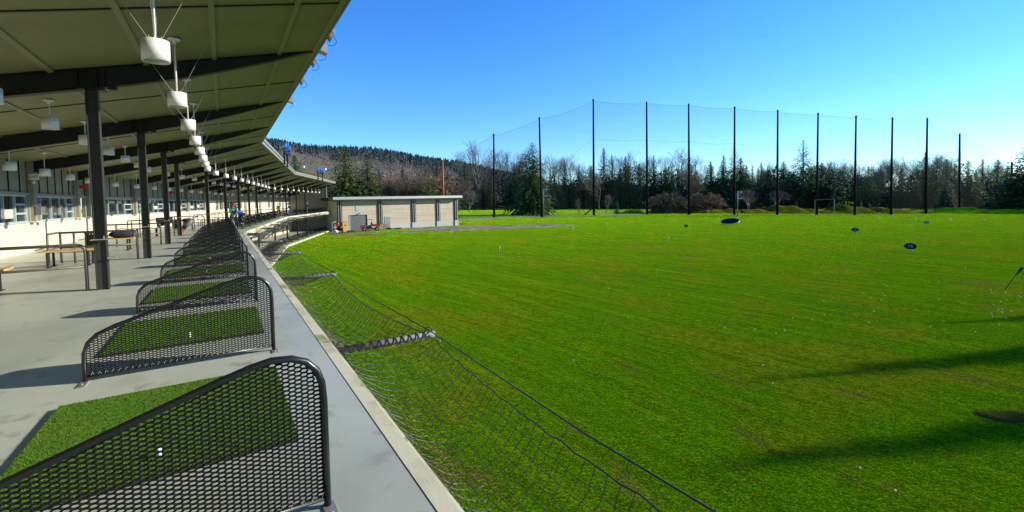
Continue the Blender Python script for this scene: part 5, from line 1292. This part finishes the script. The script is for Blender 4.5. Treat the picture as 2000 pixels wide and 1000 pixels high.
# ------------------------------------------------------------------ people
def skinned(name, verts, edges, radii, m, parent, sub=2):
    me = bpy.data.meshes.new(name); me.from_pydata([tuple(v) for v in verts], edges, []); me.materials.append(m); o = bpy.data.objects.new(name, me); COL.objects.link(o); o.parent = parent
    sk = o.modifiers.new('skin', 'SKIN'); sk.use_smooth_shade = True
    me.skin_vertices[0].data[0].use_root = True
    for i, r in enumerate(radii): me.skin_vertices[0].data[i].radius = (r, r) if not isinstance(r, tuple) else r
    sb = o.modifiers.new('sub', 'SUBSURF'); sb.levels = sub; sb.render_levels = sub
    return o
def person(loc, yaw, label, shirt, trousers, cap=None, lean=.6, hands=None, H=1.76, shoes='whitecloth', club=True, head_turn=0, stance=.24, hair='hair', name='person', wm=None):
    """golfer at address; local +y is where the body faces"""
    r = empty(name, loc, yaw); tag(r, label, 'person'); k = H / 1.76
    V = lambda x, y, z: Vector((x * k, y * k, z * k))
    hip = V(0, -.10 * lean - .03, .93); cl_, sl_ = math.cos(lean), math.sin(lean)
    def up_(d, x=0): return hip + Vector((x * k, sl_ * d * k, cl_ * d * k))
    chest = up_(.36); neck = up_(.54); hd = neck + Vector((0, .10 * k * (1 - .2 * lean), .10 * k)) if lean > .3 else neck + V(0, .03, .11)
    hands = hands or (0.02, .40 + .15 * lean, .82); hc = V(*hands)
    body = []; E = []; R = []
    def av(p, rad, par=None): body.append(p); R.append(rad * k if not isinstance(rad, tuple) else (rad[0] * k, rad[1] * k)); (E.append((par, len(body) - 1)) if par is not None else None); return len(body) - 1
    pel = av(hip, .12); sp = av(up_(.2), .11, pel); ch = av(chest, .13, sp); nb_ = av(up_(.50), .065, ch); nk = av(neck + Vector((0, .01, .02)), .05, nb_)
    W_arm = {}; joints = {}
    for sgn in (-1, 1):
        sh = up_(.46, .18 * sgn); a = av(sh, .058, ch); wr = hc + V(.03 * sgn, -.06, .05); mid = (sh + wr) / 2 + V(.07 * sgn, -.05, -.03); e = av(mid, .043, a); w_ = av(wr, .028, e)
        palm = av(hc + V(.012 * sgn, -.005, 0), (.034, .022), w_); joints[('arm', sgn)] = (sh, mid, wr)
        for f in range(4):                             # fingers closing round the grip
            b0 = hc + V(.030 * sgn, .018, .028 - f * .018); q = av(b0, .011, palm); q2 = av(b0 + V(-.022 * sgn, .026, -.004), .009, q); av(b0 + V(-.040 * sgn, .010, -.008), .008, q2)
        q = av(hc + V(.020 * sgn, -.022, .012), .012, palm); av(hc + V(-.004 * sgn, -.026, -.024), .010, q)
        hj = hip + V(.085 * sgn, 0, -.06); h_ = av(hj, .085, pel); kn = V(stance * .9 * sgn, .06, .50); kk = av(kn, .058, h_); an = V(stance * sgn, -.04, .085); aa = av(an, .040, kk); ft = av(V(stance * 1.12 * sgn, .13, .035), .035, aa)
        joints[('leg', sgn)] = (hj, kn, an, V(stance * 1.12 * sgn, .16, .04))
    skinned('body', body, E, R, M['skin'], r)
    # head with a face
    hb = MB(); t_ = head_turn
    def rot(p, c=hd): return c + Vector((p[0] * math.cos(t_) - p[1] * math.sin(t_), p[0] * math.sin(t_) + p[1] * math.cos(t_), p[2])) * k
    hv = MB(); blob(hv, (0, .01, .06), (.076, .096, .118), 18, 14, f=lambda p: 1 - .16 * max(0, -p.z)); blob(hv, (0, .108, .05), (.013, .018, .024), 8, 6)
    for sgn in (-1, 1): blob(hv, (.077 * sgn, .0, .055), (.010, .020, .030), 8, 6)
    hv.v = [tuple(rot(p)) for p in hv.v]; hd_o = hv.build('head', M['skin'], r, True)
    for sgn in (-1, 1): ev = MB(); blob(ev, (.030 * sgn, .095, .070), (.011, .008, .007), 8, 6); ev.v = [tuple(rot(p)) for p in ev.v]; ev.build('eye', M['hair'], hd_o, True)
    ev = MB(); blob(ev, (0, .099, .005), (.024, .008, .006), 8, 6); ev.v = [tuple(rot(p)) for p in ev.v]; ev.build('mouth', M['redcap'], hd_o, True)
    hr = MB(); blob(hr, (0, -.016, .088), (.090, .102, .115), 18, 12, f=lambda p: 1 if not (p.y > .45 and p.z < .35) else .82); hr.v = [tuple(rot(p)) for p in hr.v]; hr.build('hair', M[hair], r, True)
    if cap:
        cp = MB(); vs = []
        blob(cp, (0, .0, .115), (.090, .104, .085), 18, 10, f=lambda p: 1 if p.z > -.2 else .9); cp.prism([(-.07, .07), (.07, .07), (.062, .17), (.0, .195), (-.062, .17)], .095, .108); cp.v = [tuple(rot(p)) for p in cp.v]; cp.build('cap', M[cap], r, True)
    # shirt and trousers follow the body
    sv = []; se = []; sr = []
    def sa(p, rad, par=None): sv.append(p); sr.append(rad * k); (se.append((par, len(sv) - 1)) if par is not None else None); return len(sv) - 1
    a0 = sa(hip + V(0, 0, -.02), .152); a1 = sa(up_(.2), .148, a0); a2 = sa(chest, .160, a1); a3 = sa(up_(.49), .085, a2)
    for sgn in (-1, 1):
        sh, mid, wr = joints[('arm', sgn)]; b0 = sa(sh, .078, a2); b1 = sa(mid, .060, b0); sa(mid.lerp(wr, .85), .044, b1)
    skinned('shirt', sv, se, sr, M[shirt], r)
    sv = []; se = []; sr = []
    a0 = sa(hip + V(0, 0, -.01), .145)
    for sgn in (-1, 1):
        hj, kn, an, toe = joints[('leg', sgn)]; b0 = sa(hj, .108, a0); b1 = sa(kn, .080, b0); sa(an + V(0, 0, .02), .062, b1)
    skinned('trousers', sv, se, sr, M[trousers], r)
    for sgn in (-1, 1):
        hj, kn, an, toe = joints[('leg', sgn)]; sm_ = MB(); d = (toe - an); d.z = 0; d.normalize(); n_ = Vector((-d.y, d.x, 0))
        sm_.add([an + d * a * k + n_ * b * k + Vector((0, 0, (c - .085) * k)) for a, b, c in ((-.07, -.04, 0), (-.07, .04, 0), (.09, .05, 0), (.09, -.05, 0), (.20, .025, 0), (.20, -.025, 0), (-.06, -.035, .10), (-.06, .035, .10), (.03, .035, .10), (.03, -.035, .10), (.17, .02, .045), (.17, -.02, .045))],
                [(0, 1, 2, 3), (3, 2, 4, 5), (6, 9, 8, 7), (9, 11, 10, 8), (0, 6, 7, 1), (1, 7, 8, 2), (2, 8, 10, 4), (4, 10, 11, 5), (5, 11, 9, 3), (3, 9, 6, 0)]); sm_.build('shoe', M[shoes], r, True)
    if club:
        o = empty('golf_club', loc, yaw); tag(o, 'golf club held by the golfer in ' + ' '.join(label.split(' in ', 1)[1].split()[:8]), 'golf club')
        c = MB(); b = hc + V(.0, .42, -.78); b.z = .03; up1 = hc + (hc - b).normalized() * .12; c.tube([up1, b], .007, 6); c.build('shaft', M['wire'], o, True)
        c = MB(); c.tube([up1, hc + (b - hc).normalized() * .12], .013, 8); c.build('grip', M['black'], o, True)
        c = MB(); blob(c, tuple(b), (.05, .025, .025), 10, 6); c.build('club_head', M['galv'], o, True)
    return r
def face_u(s, back=False, extra=0):                     # yaw so that local +y points to -u (towards the viewer) or +u
    d = -DD[s] if not back else DD[s]; return math.atan2(d.y, d.x) - math.pi / 2 + extra
PSN = person
PSN(W(1, 4.7, -.30, DECK), face_u(1, extra=.25), 'golfer in a red cap and dark green sweater bending over the ball', 'green', 'darkcloth', 'redcap', lean=.45, H=1.78, head_turn=.7)
lg = MB(); 
PSN(W(1, 12.2, -1.0, DECK), face_u(1, extra=-1.2), 'golfer in a bright blue shirt stooping low behind the dividers', 'bluecloth', 'darkcloth', None, lean=1.25, H=1.75, hands=(0.1, .60, .45), club=False)
PSN(W(2, 1.2, -.20, DECK), face_u(2, extra=.1), 'golfer in a bright green sweater with dark hair at the second bend', 'green2', 'darkcloth', None, lean=.3, H=1.72, head_turn=.2)
PSN(W(2, 6.6, -.15, DECK), face_u(2, extra=-1.5), 'golfer in a black top and blue jeans beside the far wing column', 'darkcloth', 'jeans', None, lean=.55, H=1.8, shoes='darkcloth')
PSN(W(2, 18.3, -.5, DECK), face_u(2, extra=.3), 'golfer in black clothing farthest along the upper deck', 'darkcloth', 'darkcloth', None, lean=.2, H=1.8, shoes='darkcloth')
PSN(W(1, 14.5, -1.6, LOW), face_u(1, extra=.5), 'golfer in a red top on the ground floor seen through the catch net', 'redcap', 'darkcloth', 'redcap', lean=.35, H=1.75)
g = gpt(1004.5, 415.5); PSN((g.x, g.y, g.z), 1.35, 'golfer in a white jacket walking on the far fairway left of the cedar', 'whitecloth', 'darkcloth', None, lean=.15, H=1.9, hands=(0, .45, 1.0), club=False)
o = empty('golf_trolley', g + Vector((-1.4, .2, 0))); tag(o, 'dark golf trolley pushed by the walker on the far fairway', 'trolley'); mb = MB(); mb.tube([(-.3, 0, .25), (.2, 0, 1.1)], [.17, .14], 8); mb.build('bag', M['darkcloth'], o, True); mb = MB(); mb.tube([(-.3, 0, .3), (.9, 0, 1.05)], .03, 6); mb.build('handle', M['steel'], o)
for y in (-.3, .3): mb = MB(); mb.lathe([(0, -.03), (.18, -.03), (.18, .03), (0, .03)], 12, T=lambda a, b, c: (-.35 + a, y + c, .18 + b)); mb.build('wheel', M['tyre'], o)
